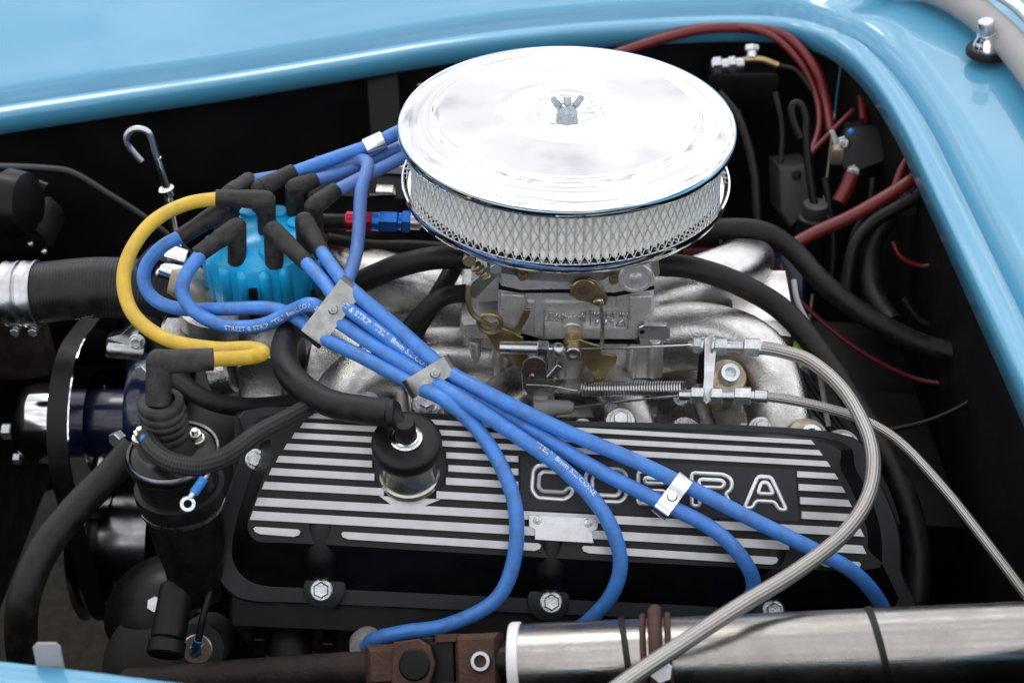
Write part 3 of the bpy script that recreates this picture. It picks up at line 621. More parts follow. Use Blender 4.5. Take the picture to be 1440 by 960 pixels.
g = G(); g.tube([dp(1072, 489, 1.196), dp(1100, 494, 1.19), dp(1140, 508, 1.18), dp(1183, 545, 1.16), dp(1214, 595, 1.13), dp(1228, 645, 1.10), dp(1220, 700, 1.065), dp(1185, 752, 1.03), dp(1120, 803, .99), dp(1040, 852, .955), dp(960, 904, .925), dp(880, 958, .90), dp(820, 1005, .88)], .0058, 14, 10)
tag(g.obj('braided_cable', 'braidm'), 'thick braided steel cable looping down over the valve cover and stainless tube', 'cable')
g = G(); g.tube([dp(1074, 557, 1.173), dp(1110, 562, 1.172), dp(1160, 573, 1.17), dp(1215, 591, 1.165), dp(1268, 624, 1.155), dp(1330, 690, 1.12), dp(1390, 766, 1.08), dp(1450, 845, 1.05)], .0042, 12, 10)
tag(g.obj('braided_cable', 'braidm'), 'thin braided steel cable running off toward the cowl corner over black hose', 'cable')
# ================================================================== AIR CLEANER
AX, AZ = .0454, .92
ac = thing('air_cleaner', 'round chrome air cleaner with white pleated filter on the carburetor', 'air cleaner', (AX, 0, AZ-.06))
O = V((AX, 0, AZ)); Z = V((0, 0, 1))
g = G(); g.lathe([(.1385, -.0110), (.1398, -.0106), (.1402, -.009), (.1402, -.0035), (.1385, -.0008), (.1345, .0006), (.118, .0024), (.1145, .0018), (.1130, .0022), (.1112, .0050), (.1095, .0060), (.105, .0063), (.06, .0078), (.029, .0090), (.0265, .0086), (.0245, .0060), (.0225, .0048), (.0005, .0046)], O, Z, 160, caps=False)
lid = g.obj('lid', 'chrome', ac, 80)
g = G(); g.lathe([(.0085, .0040), (.0085, .0065), (.0065, .0115), (.0045, .0130), (.0005, .0130)], O, Z, 24); nut = g.obj('wing_nut', 'nutm', ac)
for s in (-1, 1):
    g = G(); pl = [(s*.003, .006), (s*.008, .0075), (s*.0130, .0115), (s*.0160, .0165), (s*.0155, .0190), (s*.0125, .0200), (s*.0095, .0172), (s*.005, .0125)]
    g.prism([O+V((x*.85, -.0015+.1*x, z)) for x, z in pl], V((0, .0032, 0)), .0006); g.obj('wing', 'nutm', nut)
g = G(); g.cyl(O+V((0, 0, .012)), O+V((0, 0, .0205)), .0032, 14); g.obj('stud', 'zinc', nut)
NP = 112; ra, rb = .1292, .1205; vs = []; fs = []
for i in range(NP*4):
    a = 2*math.pi*i/(NP*4); k = i % 4; r_ = [ra, ra-.0012, rb, ra-.0012][k]
    r_ += random.uniform(-.0004, .0004)
    for z in (-.010, -.0255, -.040, -.056): vs.append(O+V((math.cos(a)*r_, math.sin(a)*r_, z)))
n4 = NP*4
for i in range(n4):
    j = (i+1) % n4
    for k in range(3): fs.append((4*i+k, 4*j+k, 4*j+k+1, 4*i+k+1))
g = G(); g.add(vs, fs); fe = g.obj('filter_element', 'paper', ac, 180)
# expanded-metal guard: crossing zig-zag strands
g = G(); NM = 112; za, zb = -.0105, -.0575; rm = .1312
for d in (1, -1):
    for i in range(NM):
        a0 = 2*math.pi*i/NM; tw = d*2*math.pi/NM*3.0; pr = []
        for k in range(7):
            t_ = k/6; a = a0+tw*t_; z = za+(zb-za)*t_; pr.append((a, z))
        w_ = .00040
        vs = []; fs = []
        for (a, z) in pr:
            da = w_/rm*1.25
            vs += [O+V((math.cos(a-da)*rm, math.sin(a-da)*rm, z)), O+V((math.cos(a+da)*rm, math.sin(a+da)*rm, z)), O+V((math.cos(a)*(rm-.0009), math.sin(a)*(rm-.0009), z))]
        for k in range(6):
            b_ = 3*k
            for e in range(3): f_ = (e+1) % 3; fs.append((b_+e, b_+f_, b_+3+f_, b_+3+e))
        g.add(vs, fs)
g.obj('wire_guard', 'mesh', ac, 20)
g = G(); g.lathe([(.125, -0.0590), (.134, -0.0585), (.1365, -0.0560), (.1378, -0.0530), (.1392, -0.0530), (.1392, -0.0575), (.1375, -0.0620), (.133, -0.0655), (.10, -0.0695), (.075, -0.0735), (.07, -.078), (.06, -.078)], O, Z, 128, caps=False)
g.obj('base_pan', 'chrome', ac, 40)
# ================================================================== DISTRIBUTOR
dc = V((-.2215, .0, .70))
ds = thing('distributor', 'bright blue distributor cap ringed by black rubber plug boots', 'distributor', dc)
def wobc(t, h): return 1+.045*max(0, math.cos(t*8))**2
g = G(); g.lathe([(.046, .056), (.049, .058), (.0492, .094), (.0475, .099), (.041, .1015), (.039, .104), (.034, .1085), (.0005, .110)], dc, (0, 0, 1), 96, wob=lambda t, h: (.955+.06*min(1, max(0, math.cos(t*8)*2.2+.6)) if h < .1 else 1)); capo = g.obj('cap', 'cap', ds, 40)
g = G(); g.lathe([(.03, -.05), (.03, .03), (.045, .035), (.046, .056), (.02, .058)], dc, (0, 0, 1), 40); g.obj('housing', 'alu', ds)
for a in range(8):
    t_ = (a+.5)*math.pi/4; g = G(); c = dc+V((math.cos(t_)*.034, math.sin(t_)*.034, .1)); g.cyl(c, c+V((0, 0, .012)), .0085, 16); g.obj('tower', 'cap', ds)
for a in range(16):
    t_ = (a+.5)*math.pi/8; c = dc+V((math.cos(t_)*.0462, math.sin(t_)*.0462, .0575)); g = G(); g.lathe([(.0045, 0), (.0062, .001), (.0060, .034), (.0045, .039), (.001, .041)], c, (0, 0, 1), 14); g.obj('moulded_rib', 'cap', ds, 60)
g = G(); c = ony(357, 418, -.0525); g.box(c, .007, .003, .018, bev=.0005); g.obj('clip', 'rubber', ds)
g = G(); g.box(ony(357, 450, -.049), .006, .004, .028, bev=.0005); g.obj('clip', 'rubber', ds)
boots = [((310, 297), (318, 350), 0, (253, 334), -.02), ((333, 319), (331, 368), -.034, (277, 359), -.055), ((384, 324), (384, 372), -.036, (434, 372), -.062), ((428, 311), (430, 352), -.02, (454, 358), -.05),
         ((441, 290), (441, 340), .012, (474, 266), .03), ((414, 264), (414, 325), .034, (443, 253), .05), ((366, 265), (366, 322), .034, (414, 241), .055), ((322, 274), (322, 330), .02, (352, 252), .05), ((374, 281), (374, 335), 0, (303, 278), -.006)]
BE = []
for k, (c, b, y, e, ye) in enumerate(boots):
    C_, B_, E_ = ony(*c, y), ony(*b, y), ony(*e, ye); g = G(); r_ = .0082
    B_ = V((C_.x*.3+B_.x*.7, C_.y*.7+B_.y*.3, min(B_.z, dc.z+.103)))
    dirp = (C_-B_).normalized(); dira = (E_-C_).normalized()
    g.tube([B_, C_-dirp*.004, C_+dirp*.0035], lambda t: r_*(1.0-.30*max(0, t-.85)/.15), 18, 6); g.ball(C_, r_*1.0, 16)
    g.tube([C_, C_+dira*.006, E_-dira*.004, E_], lambda t: r_*(1.08 if .15 < t < .5 else 1.0)*(1-.16*t), 18, 6)
    o = g.obj('plug_boot', 'boot', ds, 50); BE.append((E_, dira))
# ================================================================== IGNITION WIRES
GRP = 'ignition wires'
def wire(pts, label, m='wire', r=.0059, name='ignition_wire'):
    g = G(); g.tube(pts, r, 14, 10); o = g.obj(name, m); return tag(o, label, 'wire', GRP), smoothpath(pts, 10)
def print_on(o, path, s0, txt, size, ang=0.0, r=.0059, flip=False):
    vs, fs = text_mesh(txt, size); Ls = [0]
    for i in range(1, len(path)): Ls.append(Ls[-1]+(path[i]-path[i-1]).length)
    def at(s):
        for i in range(1, len(path)):
            if Ls[i] >= s or i == len(path)-1:
                f = (s-Ls[i-1])/max(1e-9, Ls[i]-Ls[i-1]); return path[i-1].lerp(path[i], f), (path[i]-path[i-1]).normalized()
    nv = []
    for v in vs:
        p, t_ = at(s0+v.x); n_ = (CAM0-p); n_ = (n_-t_*n_.dot(t_)).normalized(); b_ = n_.cross(t_)
        a = (v.y-size*.35)/r+ang; nv.append(p+(n_*math.cos(a)+b_*math.sin(a))*(r+.00012))
    g = G(); g.add(nv, fs); g.obj('printed_text', 'print', o)
CAM0 = V((-.05, -1.0, 1.45))     # side of the wire that the print faces
e = lambda k, s=.0: BE[k][0]-BE[k][1]*.006
d1, d2 = 1.145, 1.112
wd, pd = wire([e(0), ony(228, 347, -.03), ony(205, 375, -.04), ony(204, 402, -.05), ony(222, 424, -.06), ony(260, 435, -.075), ony(320, 434, -.085), ony(385, 434, -.09), dp(425, 452, 1.16), dp(445, 470, d1), dp(510, 502, 1.13), dp(584, 542, d2), cov(622, 560, .026), cov(664, 595, .026), cov(702, 650, .028), cov(725, 715, .028), cov(722, 790, .02), cov(695, 845, .012), cov(630, 878, .004), cov(570, 888, -.004), cov(530, 897, -.012), cov(515, 908, -.03)],
 'blue plug wire looping low round the distributor, ending leftmost below the valve cover')
wc, pc = wire([e(1), ony(261, 388, -.075), ony(258, 415, -.085), ony(276, 440, -.095), ony(318, 458, -.105), ony(368, 457, -.11), ony(412, 436, -.11), dp(438, 428, 1.142), dp(462, 443, d1), dp(530, 488, 1.13), dp(602, 532, d2), cov(650, 562, .03), cov(720, 608, .03), cov(795, 662, .03), cov(848, 720, .03), cov(872, 782, .022), cov(862, 832, .010), cov(828, 872, -.01), cov(800, 890, -.03)],
 'blue plug wire with white print looping before the distributor, ending beside the badge plate')
wb, pb_ = wire([e(2), dp(455, 396, 1.17), dp(478, 424, d1), dp(540, 470, 1.13), dp(612, 524, d2+.012), cov(665, 557, .016), cov(740, 600, .018), cov(840, 660, .022), cov(932, 707, .024), cov(1000, 742, .026), cov(1042, 782, .022), cov(1060, 822, .008), cov(1045, 855, -.012), cov(1020, 880, -.03)],
 'blue plug wire from the front boot, lower of the two in the chrome clip')
wa, pa = wire([e(3), dp(473, 383, 1.17), dp(493, 406, d1), dp(555, 458, 1.13), dp(626, 519, d2-.001), cov(690, 555, .026), cov(790, 604, .024), cov(880, 642, .024), cov(962, 681, .024), cov(1060, 731, .026), cov(1155, 778, .026), cov(1205, 808, .018), cov(1238, 848, -.004), cov(1250, 885, -.03)],
 'longest blue plug wire, upper of the two held by the chrome clip')
wire([e(4), ony(505, 252, .045), ony(540, 235, .07), ony(590, 212, .10), ony(640, 200, .12)], 'faded blue plug wire from the rearmost right boot, lowest passing under the lid', 'wired')
wire([e(5), ony(480, 243, .07), ony(530, 222, .09), ony(580, 200, .11), ony(640, 185, .12)], 'faded blue plug wire from the middle rear boot toward the far valve cover', 'wired')
wire([e(6), ony(470, 222, .075), ony(527, 202, .09), ony(565, 183, .10), ony(620, 165, .12)], 'bright blue plug wire held on top by the tall clip beside the lid')
wv, pv = wire([e(7), ony(395, 248, .065), ony(450, 242, .075), ony(500, 226, .08), ony(517, 232, .06), ony(508, 268, .03), ony(505, 320, 0), ony(500, 360, -.03), dp(488, 396, 1.168), dp(478, 425, 1.162), dp(520, 470, 1.155), dp(600, 525, 1.15), dp(640, 560, 1.16)], 'dusty blue plug wire hanging vertically between distributor and air cleaner', 'wired')
wy = [e(8), ony(262, 287, -.012), ony(215, 312, -.03), ony(183, 355, -.06), ony(174, 400, -.085), ony(190, 445, -.11), ony(235, 477, -.13), ony(300, 490, -.15), ony(352, 490, -.165), ony(369, 496, -.18), dp(350, 502, 1.10), dp(300, 505, 1.08), dp(275, 507, 1.07)]
g = G(); g.tube(wy, .0060, 14, 10); tag(g.obj('ignition_wire', 'yellow'), 'yellow coil wire arching from distributor centre to the ignition coil', 'wire', GRP)
print_on(wc, pc, .092, 'STREET & STRIP  "TEL"  8mm SILICONE', .0056, -.25)
print_on(wb, pb_, .062, 'STREET & STRIP  "TEL"  8mm SILICONE', .0062, .15)
print_on(wc, pc, .405, '"TEL"  8mm SILICONE', .0062, .7)
# separators
def clip(a, b, d, wpx, thick, name, label, m, screw=(.5, .5)):
    A, B = dp(*a, d), dp(*b, d); X = (B-A).normalized(); c = (A+B)/2; n_ = (CAM-c).normalized(); n_ = (n_-X*n_.dot(X)).normalized(); Y = n_.cross(X)
    t_ = thing(name, label, 'wire clip', c-V((0, 0, .01)), 'wire separators'); L_ = (B-A).length; w_ = mpx(wpx, d)
    h = thick/2; rr = h*.9; pts = []
    for k in range(7): t2 = math.pi/2-math.pi*k/6; pts.append((L_/2-rr+math.cos(t2)*rr, math.sin(t2)*h))
    for k in range(7): t2 = -math.pi/2-math.pi*k/6; pts.append((-L_/2+rr+math.cos(t2)*rr, math.sin(t2)*h))
    g = G(); g.prism([c+X*x+n_*y-Y*w_/2 for x, y in pts], Y*w_); b_ = g.obj('clip_body', m, t_, 30)
    g = G(); p = c+X*L_*(screw[0]-.5)+n_*h; g.lathe([(.0042, -.001), (.0042, .0012), (.0032, .002), (.0016, .002), (.0013, .0006)], p, n_, 18); g.obj('screw', m if m != 'dark' else 'alu', t_)
    return t_
M['clipm'] = mat('dull_clip_metal', (.34, .345, .35), .32, .95, rvar=.12, dirt=.5, dcol=(.10, .095, .09), scale=80)
clip((498, 397), (434, 480), d1, 36, .0185, 'wire_separator', 'long dull metal wire separator beside the distributor cap', 'clipm', (.45, .5))
clip((572, 549), (638, 509), d2-.001, 28, .019, 'wire_separator', 'dull metal wire separator in front of the carburetor linkage', 'clipm', (.62, .5))
clip((966, 669), (925, 725), depth(cov(946, 697, .024)), 23, .0175, 'wire_separator', 'shiny chrome wire separator lying over the lettering', 'chromeb', (.5, .5))
c4 = ony(527, 203, .09)
t4 = thing('wire_separator', 'tall bright wire clip with a bent foot beside the chrome lid', 'wire clip', ony(535, 272, .14), 'wire separators')
X = (ony(565, 183, .10)-ony(500, 213, .085)).normalized(); g = G(); g.lathe([(.0072, -.009), (.0088, -.009), (.0088, .009), (.0072, .009)], c4, X, 20, caps=False); g.obj('clip_loop', 'chromeb', t4)
g = G(); g.prism([ony(x, y, yy) for x, y, yy in [(527, 212, .086), (539, 208, .086), (533, 240, .11), (528, 272, .14), (517, 272, .14), (523, 240, .11)]], V((0, .002, .0005)), .0002); g.obj('clip_leg', 'tan', t4)
g = G(); g.prism([ony(x, y, .142) for x, y in [(518, 269), (552, 270), (556, 274), (520, 275)]], V((0, .012, .001)), .0003); g.obj('clip_foot', 'alu', t4)
# ================================================================== BREATHER / PCV on valve cover
ba = V((0, -math.sin(R(13)), math.cos(R(13)))); b0 = cov(576, 666, .002)
pv_ = thing('crankcase_breather', 'black rubber crankcase breather on a plated neck rising from the valve cover', 'breather', b0)
g = G(); g.lathe([(.0235, -.004), (.0235, .0012), (.0222, .002), (.0208, .004), (.0205, .032), (.0218, .034), (.019, .036)], b0, ba, 40); g.obj('plated_neck', 'olive', pv_)
g = G(); g.lathe([(.020, .030), (.0255, .032), (.0268, .036), (.0268, .042), (.0255, .0455), (.022, .0462), (.0125, .0455), (.0115, .043)], b0, ba, 44); g.obj('rubber_grommet', 'rubber', pv_, 60)
g = G(); g.lathe([(.0122, .040), (.0122, .0475), (.0112, .0478), (.0108, .0462), (.0098, .0465), (.0098, .0495), (.0086, .0498), (.0082, .046)], b0, ba, 32); g.obj('metal_cup', 'chromeb', pv_)
g = G(); g.lathe([(.0084, .043), (.0080, .060), (.0076, .0655), (.0068, .067), (.0005, .067)], b0, ba, 24); st = g.obj('valve_stem', 'rubber', pv_)
s1 = b0+ba*.059
g = G(); q = dp(549, 582, depth(s1)); g.cyl(s1, q, .0068, 16); g.cyl(q+V((.003, 0, 0)), q+V((-.003, 0, 0)), .0112, 20); g.obj('side_nipple', 'rubber', pv_)
g = G(); g.tube([q+V((.002, 0, 0)), dp(510, 576, 1.075), dp(462, 566, 1.09), dp(420, 540, 1.105), dp(400, 508, 1.13), dp(404, 474, 1.17), dp(425, 452, 1.21), dp(455, 430, 1.26), dp(480, 410, 1.3)], .0108, 18, 10); tag(g.obj('breather_hose', 'hose'), 'dusty black hose curving from the breather up behind the distributor', 'hose')
# ================================================================== IGNITION COIL
ct = dp(243, 632, 1.05)
cl = thing('ignition_coil', 'dark cylindrical ignition coil with ribbed tower standing left of the valve cover', 'coil', ct-V((0, 0, .15)))
Z = V((0, 0, 1))
g = G(); g.lathe([(.019, -.15), (.0225, -.147), (.0235, -.115), (.0275, -.09), (.029, -.06), (.0305, -.006)], ct, Z, 40); g.obj('can', 'coil', cl)
g = G(); g.lathe([(.031, -.012), (.0342, -.010), (.0352, -.006), (.0348, -.002), (.0335, .0002), (.0320, -.001)], ct, Z, 44, caps=False); g.obj('crimped_rim', 'pulley', cl, 60)
g = G(); g.lathe([(.0325, -.003), (.030, -.0012), (.024, .001), (.0005, .003)], ct, Z, 40); g.obj('top_plate', 'coil', cl, 60)
g = G(); g.lathe([(.0312, -.047), (.0335, -.046), (.034, -.040), (.0335, -.034), (.0312, -.033)], ct, Z, 40); g.obj('rubber_band', 'rubber', cl)
g = G(); g.lathe([(.0312, -.053), (.0325, -.0525), (.0325, -.0495), (.0312, -.049)], ct, Z, 40); g.obj('clamp_ring', 'zinc', cl)
tp = dp(237, 598, 1.05)+V((0, .01, 0)); tx = V((0, 0, 1))
c0 = V((tp.x, ct.y+.003, ct.z))
g = G(); g.lathe([(.0235, -.001), (.021, .004), (.016, .009), (.0145, .012), (.0145, .02)], c0, Z, 32); g.obj('tower_base', 'rubber', cl, 60)
pr = [(.0145, .010)]
for k in range(4): z = .012+.0066*k; pr += [(.0166, z), (.0172, z+.0022), (.0166, z+.0046), (.0155, z+.0052), (.0155, z+.0062)]
pr += [(.0165, .040), (.0165, .043), (.0140, .0455), (.0105, .0450), (.0098, .041), (.0005, .041)]
g = G(); g.lathe(pr, c0, Z, 36); g.obj('ribbed_tower', 'boot', cl, 60)
bt = c0+V((-.002, 0, .041)); bc = dp(224, 509, depth(c0)-.03)
g = G(); g.tube([bt, (bt+bc)/2, bc], .0094, 18, 4); g.ball(bc, .0098); ea = dp(300, 505, depth(bc)+.005); g.tube([bc, bc.lerp(ea, .3), ea], lambda t: .0092*(1-.1*t), 18, 6); g.obj('elbow_boot', 'boot', cl, 50)
for px, py in [(199, 609), (276, 611)]:
    p = onz(px, py+8, ct.z+.002); g = G(); g.cyl(p-V((0, 0, .003)), p+V((0, 0, .003)), .007, 18); g.hexn(p+V((0, 0, .003)), p+V((0, 0, .0075)), .0052); g.cyl(p+V((0, 0, .007)), p+V((0, 0, .0105)), .0026, 12); g.obj('terminal_nut', 'olive', cl)
# lower body under the coil
g = G(); a_, b_ = dp(250, 822, 1.12), dp(236, 900, 1.10); g.cyl(a_, b_, .0135, 20); g.cyl(b_, b_+(b_-a_).normalized()*.012, .0145, 20); tag(g.obj('black_pipe_stub', 'rubber'), 'matt black capped pipe stub hanging below the ignition coil', 'pipe')
rt = thing('ring_terminal', 'loose ring terminal with blue sleeve hanging beside the ignition coil', 'terminal', dp(264, 712, .99))
c = dp(264, 708, 1.0); n_ = (CAM-c).normalized(); g = G(); g.lathe([(.0030, -.0006), (.0053, -.0006), (.0053, .0006), (.0030, .0006), (.0030, -.0006)], c, n_, 24, caps=False); g.cyl(dp(268, 699, 1.0), dp(273, 692, 1.0), .0022, 10); g.obj('ring', 'bolt', rt)
g = G(); g.cyl(dp(272, 694, 1.0), dp(287, 672, 1.005), .0034, 14); g.obj('sleeve', 'bluevinyl', rt)
g = G(); g.tube([dp(286, 674, 1.005), dp(292, 667, 1.01), dp(300, 650, 1.03)], .0016, 8); g.obj('lead', 'zinc', rt)
g = G(); g.tube([dp(206, 612, 1.03), dp(216, 632, 1.015), dp(242, 650, 1.005), dp(280, 655, 1.01), dp(320, 640, 1.03), dp(362, 610, 1.05), dp(410, 585, 1.08), dp(455, 560, 1.12)], .0072, 14, 10); tag(g.obj('braided_sleeve', 'braidb'), 'black braided wire sleeve draped across the coil top', 'cable')
g = G(); g.ball(dp(203, 617, 1.02), .0035); tag(g.obj('blue_connector', 'bluevinyl'), 'tiny blue wire connector on the coil rim', 'connector')
# ================================================================== HOSES AROUND THE ENGINE
def hose(pts, r, label, m='hose', name='hose', cat='hose', seg=16):
    g = G(); g.tube(pts, r, seg, 10); return tag(g.obj(name, m), label, cat)
hose([ony(925, 372, -.0), ony(975, 377, -.005), ony(1040, 400, -.01), ony(1105, 440, -.02), dp(1165, 512, 1.25), dp(1225, 605, 1.22), dp(1270, 690, 1.2), dp(1290, 770, 1.19), dp(1288, 850, 1.18), dp(1270, 930, 1.18)], .0105, 'thick black heater hose arching from behind the carburetor down past the braided cables')
hose([ony(668, 362, -.0), ony(610, 363, .0), ony(555, 376, -.0), ony(510, 396, .0), ony(470, 420, .02), ony(440, 440, .04)], .0105, 'thick black hose running from under the air cleaner toward the distributor')
hose([ony(655, 412, -.03), ony(622, 418, -.04), ony(590, 445, -.05), ony(560, 480, -.06), ony(515, 515, -.07), ony(460, 548, -.08), dp(400, 568, 1.22), dp(330, 571, 1.2), dp(280, 556, 1.2), dp(240, 525, 1.22)], .0082, 'slim black hose sagging from the carburetor side past the breather hose')
hose([ony(640, 372, .02), ony(625, 400, 0), ony(600, 440, -.03), ony(560, 500, -.055), ony(510, 540, -.065), ony(450, 570, -.075), dp(420, 600, 1.2)], .0082, 'slim black hose lying behind and below its twin beside the wire separators')
hose([dp(190, 628, 1.09), dp(160, 662, 1.085), dp(110, 712, 1.07), dp(62, 772, 1.05), dp(34, 840, 1.04), dp(30, 900, 1.05), dp(38, 960, 1.07)], .0118, 'pitted black hose curving down in front of the lower pulley')
hose([ony(225, 355, .0), ony(208, 375, .0), ony(205, 410, -.01), ony(215, 450, -.02), ony(230, 490, -.03), dp(255, 540, 1.22)], .010, 'black hose bending down behind the yellow coil wire')
# radiator hose with clamps
rh = thing('radiator_hose', 'ribbed black upper radiator hose with two steel clamps and metal neck', 'hose', ony(140, 450, -.0))
hp = [ony(46, 413, 0), ony(90, 408, 0), ony(140, 404, 0), ony(190, 406, .0), ony(232, 414, .0), ony(262, 428, .01)]
g = G(); g.tube(hp, .0275, 28, 10); g.obj('hose', 'radhose', rh)
for (xa, xb, r_, m_) in [(10, 31, .0292, 'zinc'), (36, 56, .0298, 'zinc')]:
    a_, b_ = ony(xa, 413.5, 0), ony(xb, 412.5, 0); L_ = (b_-a_).length; g = G(); g.lathe([(.026, 0), (r_, 0), (r_+.0006, .0008), (r_-.0004, L_*.3), (r_-.0004, L_*.7), (r_+.0006, L_-.0008), (r_, L_), (.026, L_)], a_, b_-a_, 40); cb_ = g.obj('clamp', m_, rh, 30)
    c = (a_+b_)/2+V((0, -.012, -.031)); g = G(); g.cyl(c+V((0, -.006, .003)), c+V((0, .010, .003)), .0036, 14); g.hexn(c+V((0, -.010, .003)), c+V((0, -.006, .003)), .0042); g.obj('worm_screw', 'bolt', cb_)
g = G(); a_, b_ = ony(-60, 413, 0), ony(44, 413, 0); g.cyl(a_, b_, .0268, 36); g.obj('filler_neck', 'zinc', rh)
th = thing('thermostat_housing', 'shiny metal thermostat housing tucked left of the blue distributor cap', 'housing', ony(262, 450, .02))
g = G(); g.cyl(ony(222, 372, .01), ony(258, 384, .01), .022, 28); g.obj('neck_clamp', 'chromeb', th)
g = G(); g.tube([ony(240, 396, .0), ony(262, 402, .0), ony(285, 425, .0), ony(290, 470, .01)], .021, 22); g.obj('outlet', 'tan', th)
g = G(); g.cyl(ony(252, 470, -.02), ony(256, 462, -.03)+V((0, 0, .0)), .018, 24); g.cyl(ony(300, 455, -.02), ony(300, 430, -.02), .03, 28); g.obj('flange', 'alu', th)
# dipstick with hooked handle
dsk = thing('oil_dipstick', 'bright steel oil dipstick with hooked handle in front of the black panel', 'dipstick', ony(246, 330, .10))
yy = .12
g = G(); g.tube([ony(x, y, yy) for x, y in [(199, 227), (189, 216), (180, 204), (178, 193), (184, 184), (195, 181), (207, 185), (213, 195), (218, 212), (224, 232), (232, 262), (240, 292)]], .0031, 10, 8); g.obj('hook_handle', 'zinc', dsk)
g = G(); g.tube([ony(222, 222, yy), ony(236, 268, yy)], [.0033, .0042], 10); g.cyl(ony(233, 264, yy), ony(237, 274, yy), .0078, 16); g.tube([ony(236, 272, yy), ony(246, 330, yy-.01), ony(262, 390, yy-.03)], .0052, 12); g.obj('guide_tube', 'chromeb', dsk)
# red and blue anodised fuel fitting
ff = thing('fuel_line_fitting', 'red and blue anodized fuel line fitting beside the air filter', 'fitting', ony(540, 325, .06))
fy = .06
def seg_(xa, xb, rpx, m, nm, hx=False, y=311):
    g = G(); a_, b_ = ony(xa, y, fy), ony(xb, y+1, fy); r_ = mpx(rpx, depth(a_)); (g.hexn(a_, b_, r_) if hx else g.cyl(a_, b_, r_, 20)); g.obj(nm, m, ff, 30)
seg_(400, 488, 11, 'hose', 'fuel_hose'); seg_(486, 508, 14, 'redano', 'red_collar'); seg_(507, 523, 15.5, 'redano', 'red_hex', True); seg_(522, 534, 13, 'blueano', 'blue_sleeve'); seg_(533, 560, 15.5, 'blueano', 'blue_hex', True); seg_(559, 566, 12, 'blueano', 'blue_sleeve'); seg_(565, 577, 17, 'blueano', 'blue_hex', True); seg_(576, 592, 12, 'zinc', 'adapter'); seg_(590, 640, 9, 'zinc', 'steel_pipe')
hose([ony(460, 336, .08), ony(520, 345, .09), ony(580, 346, .09), ony(640, 350, .09)], .006, 'thin black hose below the anodized fuel fitting')
hose([ony(440, 318, .10), ony(470, 345, .1), ony(540, 355, .1), ony(650, 352, .1)], .004, 'dull red cable lying behind the anodized fuel fitting', 'red', 'cable', 'cable')
# ================================================================== FRONT DRIVE: PULLEYS, BELT, WATER PUMP
X = V((1, 0, 0))
wp = thing('water_pump', 'dark blue and aluminium water pump with chrome nosed pulley at the engine front', 'water pump', (-.40, 0, .5))
wc_ = V((-.428, 0, .590))
g = G(); g.lathe([(.001, -.052), (.012, -.0515), (.030, -.046), (.0375, -.036), (.039, -.030), (.039, .006)], wc_, X, 48); g.obj('pulley_nose', 'chromeb', wp, 60)
g = G(); c = wc_+V((-.052, -.012, .0)); g.hexn(c, c-X*.009, .0085); c = wc_+V((-.046, -.022, -.026)); g.hexn(c, c-X*.007, .006); g.obj('pulley_bolt', 'bolt', wp)
g = G(); g.lathe([(.04, .006), (.083, .006), (.088, .008), (.078, .013), (.078, .019), (.088, .024), (.091, .026), (.091, .0275), (.086, .0275), (.05, .0275)], wc_, X, 64, caps=False); g.obj('pulley', 'chrome', wp, 30)
g = G(); g.lathe([(.001, .02), (.033, .021), (.033, .066), (.038, .07)], wc_, X, 36); g.obj('hub', 'engblue', wp)
g = G(); g.lathe([(.03, .066), (.056, .068), (.060, .074), (.060, .10), (.05, .115), (.001, .115)], wc_+V((0, 0, .01)), X, 40); g.obj('housing', 'engblue', wp)
g = G(); g.prism([ony(x, y, -.05) for x, y in [(330, 512), (362, 500), (398, 498), (402, 520), (398, 572), (350, 580), (333, 560)]], V((0, .08, 0)), .004); g.obj('pump_casting', 'alu', wp)
g = G(); g.prism([ony(x, y, -.075) for x, y in [(336, 588), (368, 578), (404, 584), (402, 612), (345, 618)]], V((0, .06, 0)), .005); g.obj('pump_outlet', 'polish', wp)
g = G(); g.cyl(ony(300, 528, -.04), ony(330, 520, -.04), .02, 24); g.cyl(ony(322, 540, -.02), ony(360, 535, -.02), .03, 24); g.obj('pump_elbow', 'alu', wp)
for px, py in [(208, 520), (170, 614)]:
    p = ony(px, py, -.07); g = G(); g.hexn(p, p+V((-.004, -.008, .002)), .0075); g.obj('pump_bolt', 'bolt', wp)
cp = thing('crank_pulley', 'dark polished crankshaft pulley low at the engine front', 'pulley', (-.40, 0, .36))
cc = V((-.438, -.005, .435))
g = G(); g.lathe([(.03, 0), (.075, 0), (.080, .003), (.072, .010), (.072, .016), (.080, .023), (.078, .026), (.062, .028), (.060, .075), (.05, .08), (.001, .08)], cc, X, 64); g.obj('pulley', 'pulley', cp, 30)
al = V((-.426, .17, .60))
at = thing('alternator', 'dark alternator on the far side of the engine front', 'alternator', al-V((0, 0, .06)))
g = G(); g.lathe([(.01, 0), (.034, 0), (.03, .008), (.034, .016), (.02, .02), (.058, .03), (.06, .04), (.06, .10), (.05, .112), (.001, .112)], al, X, 40); g.obj('body', 'bay', at, 30)
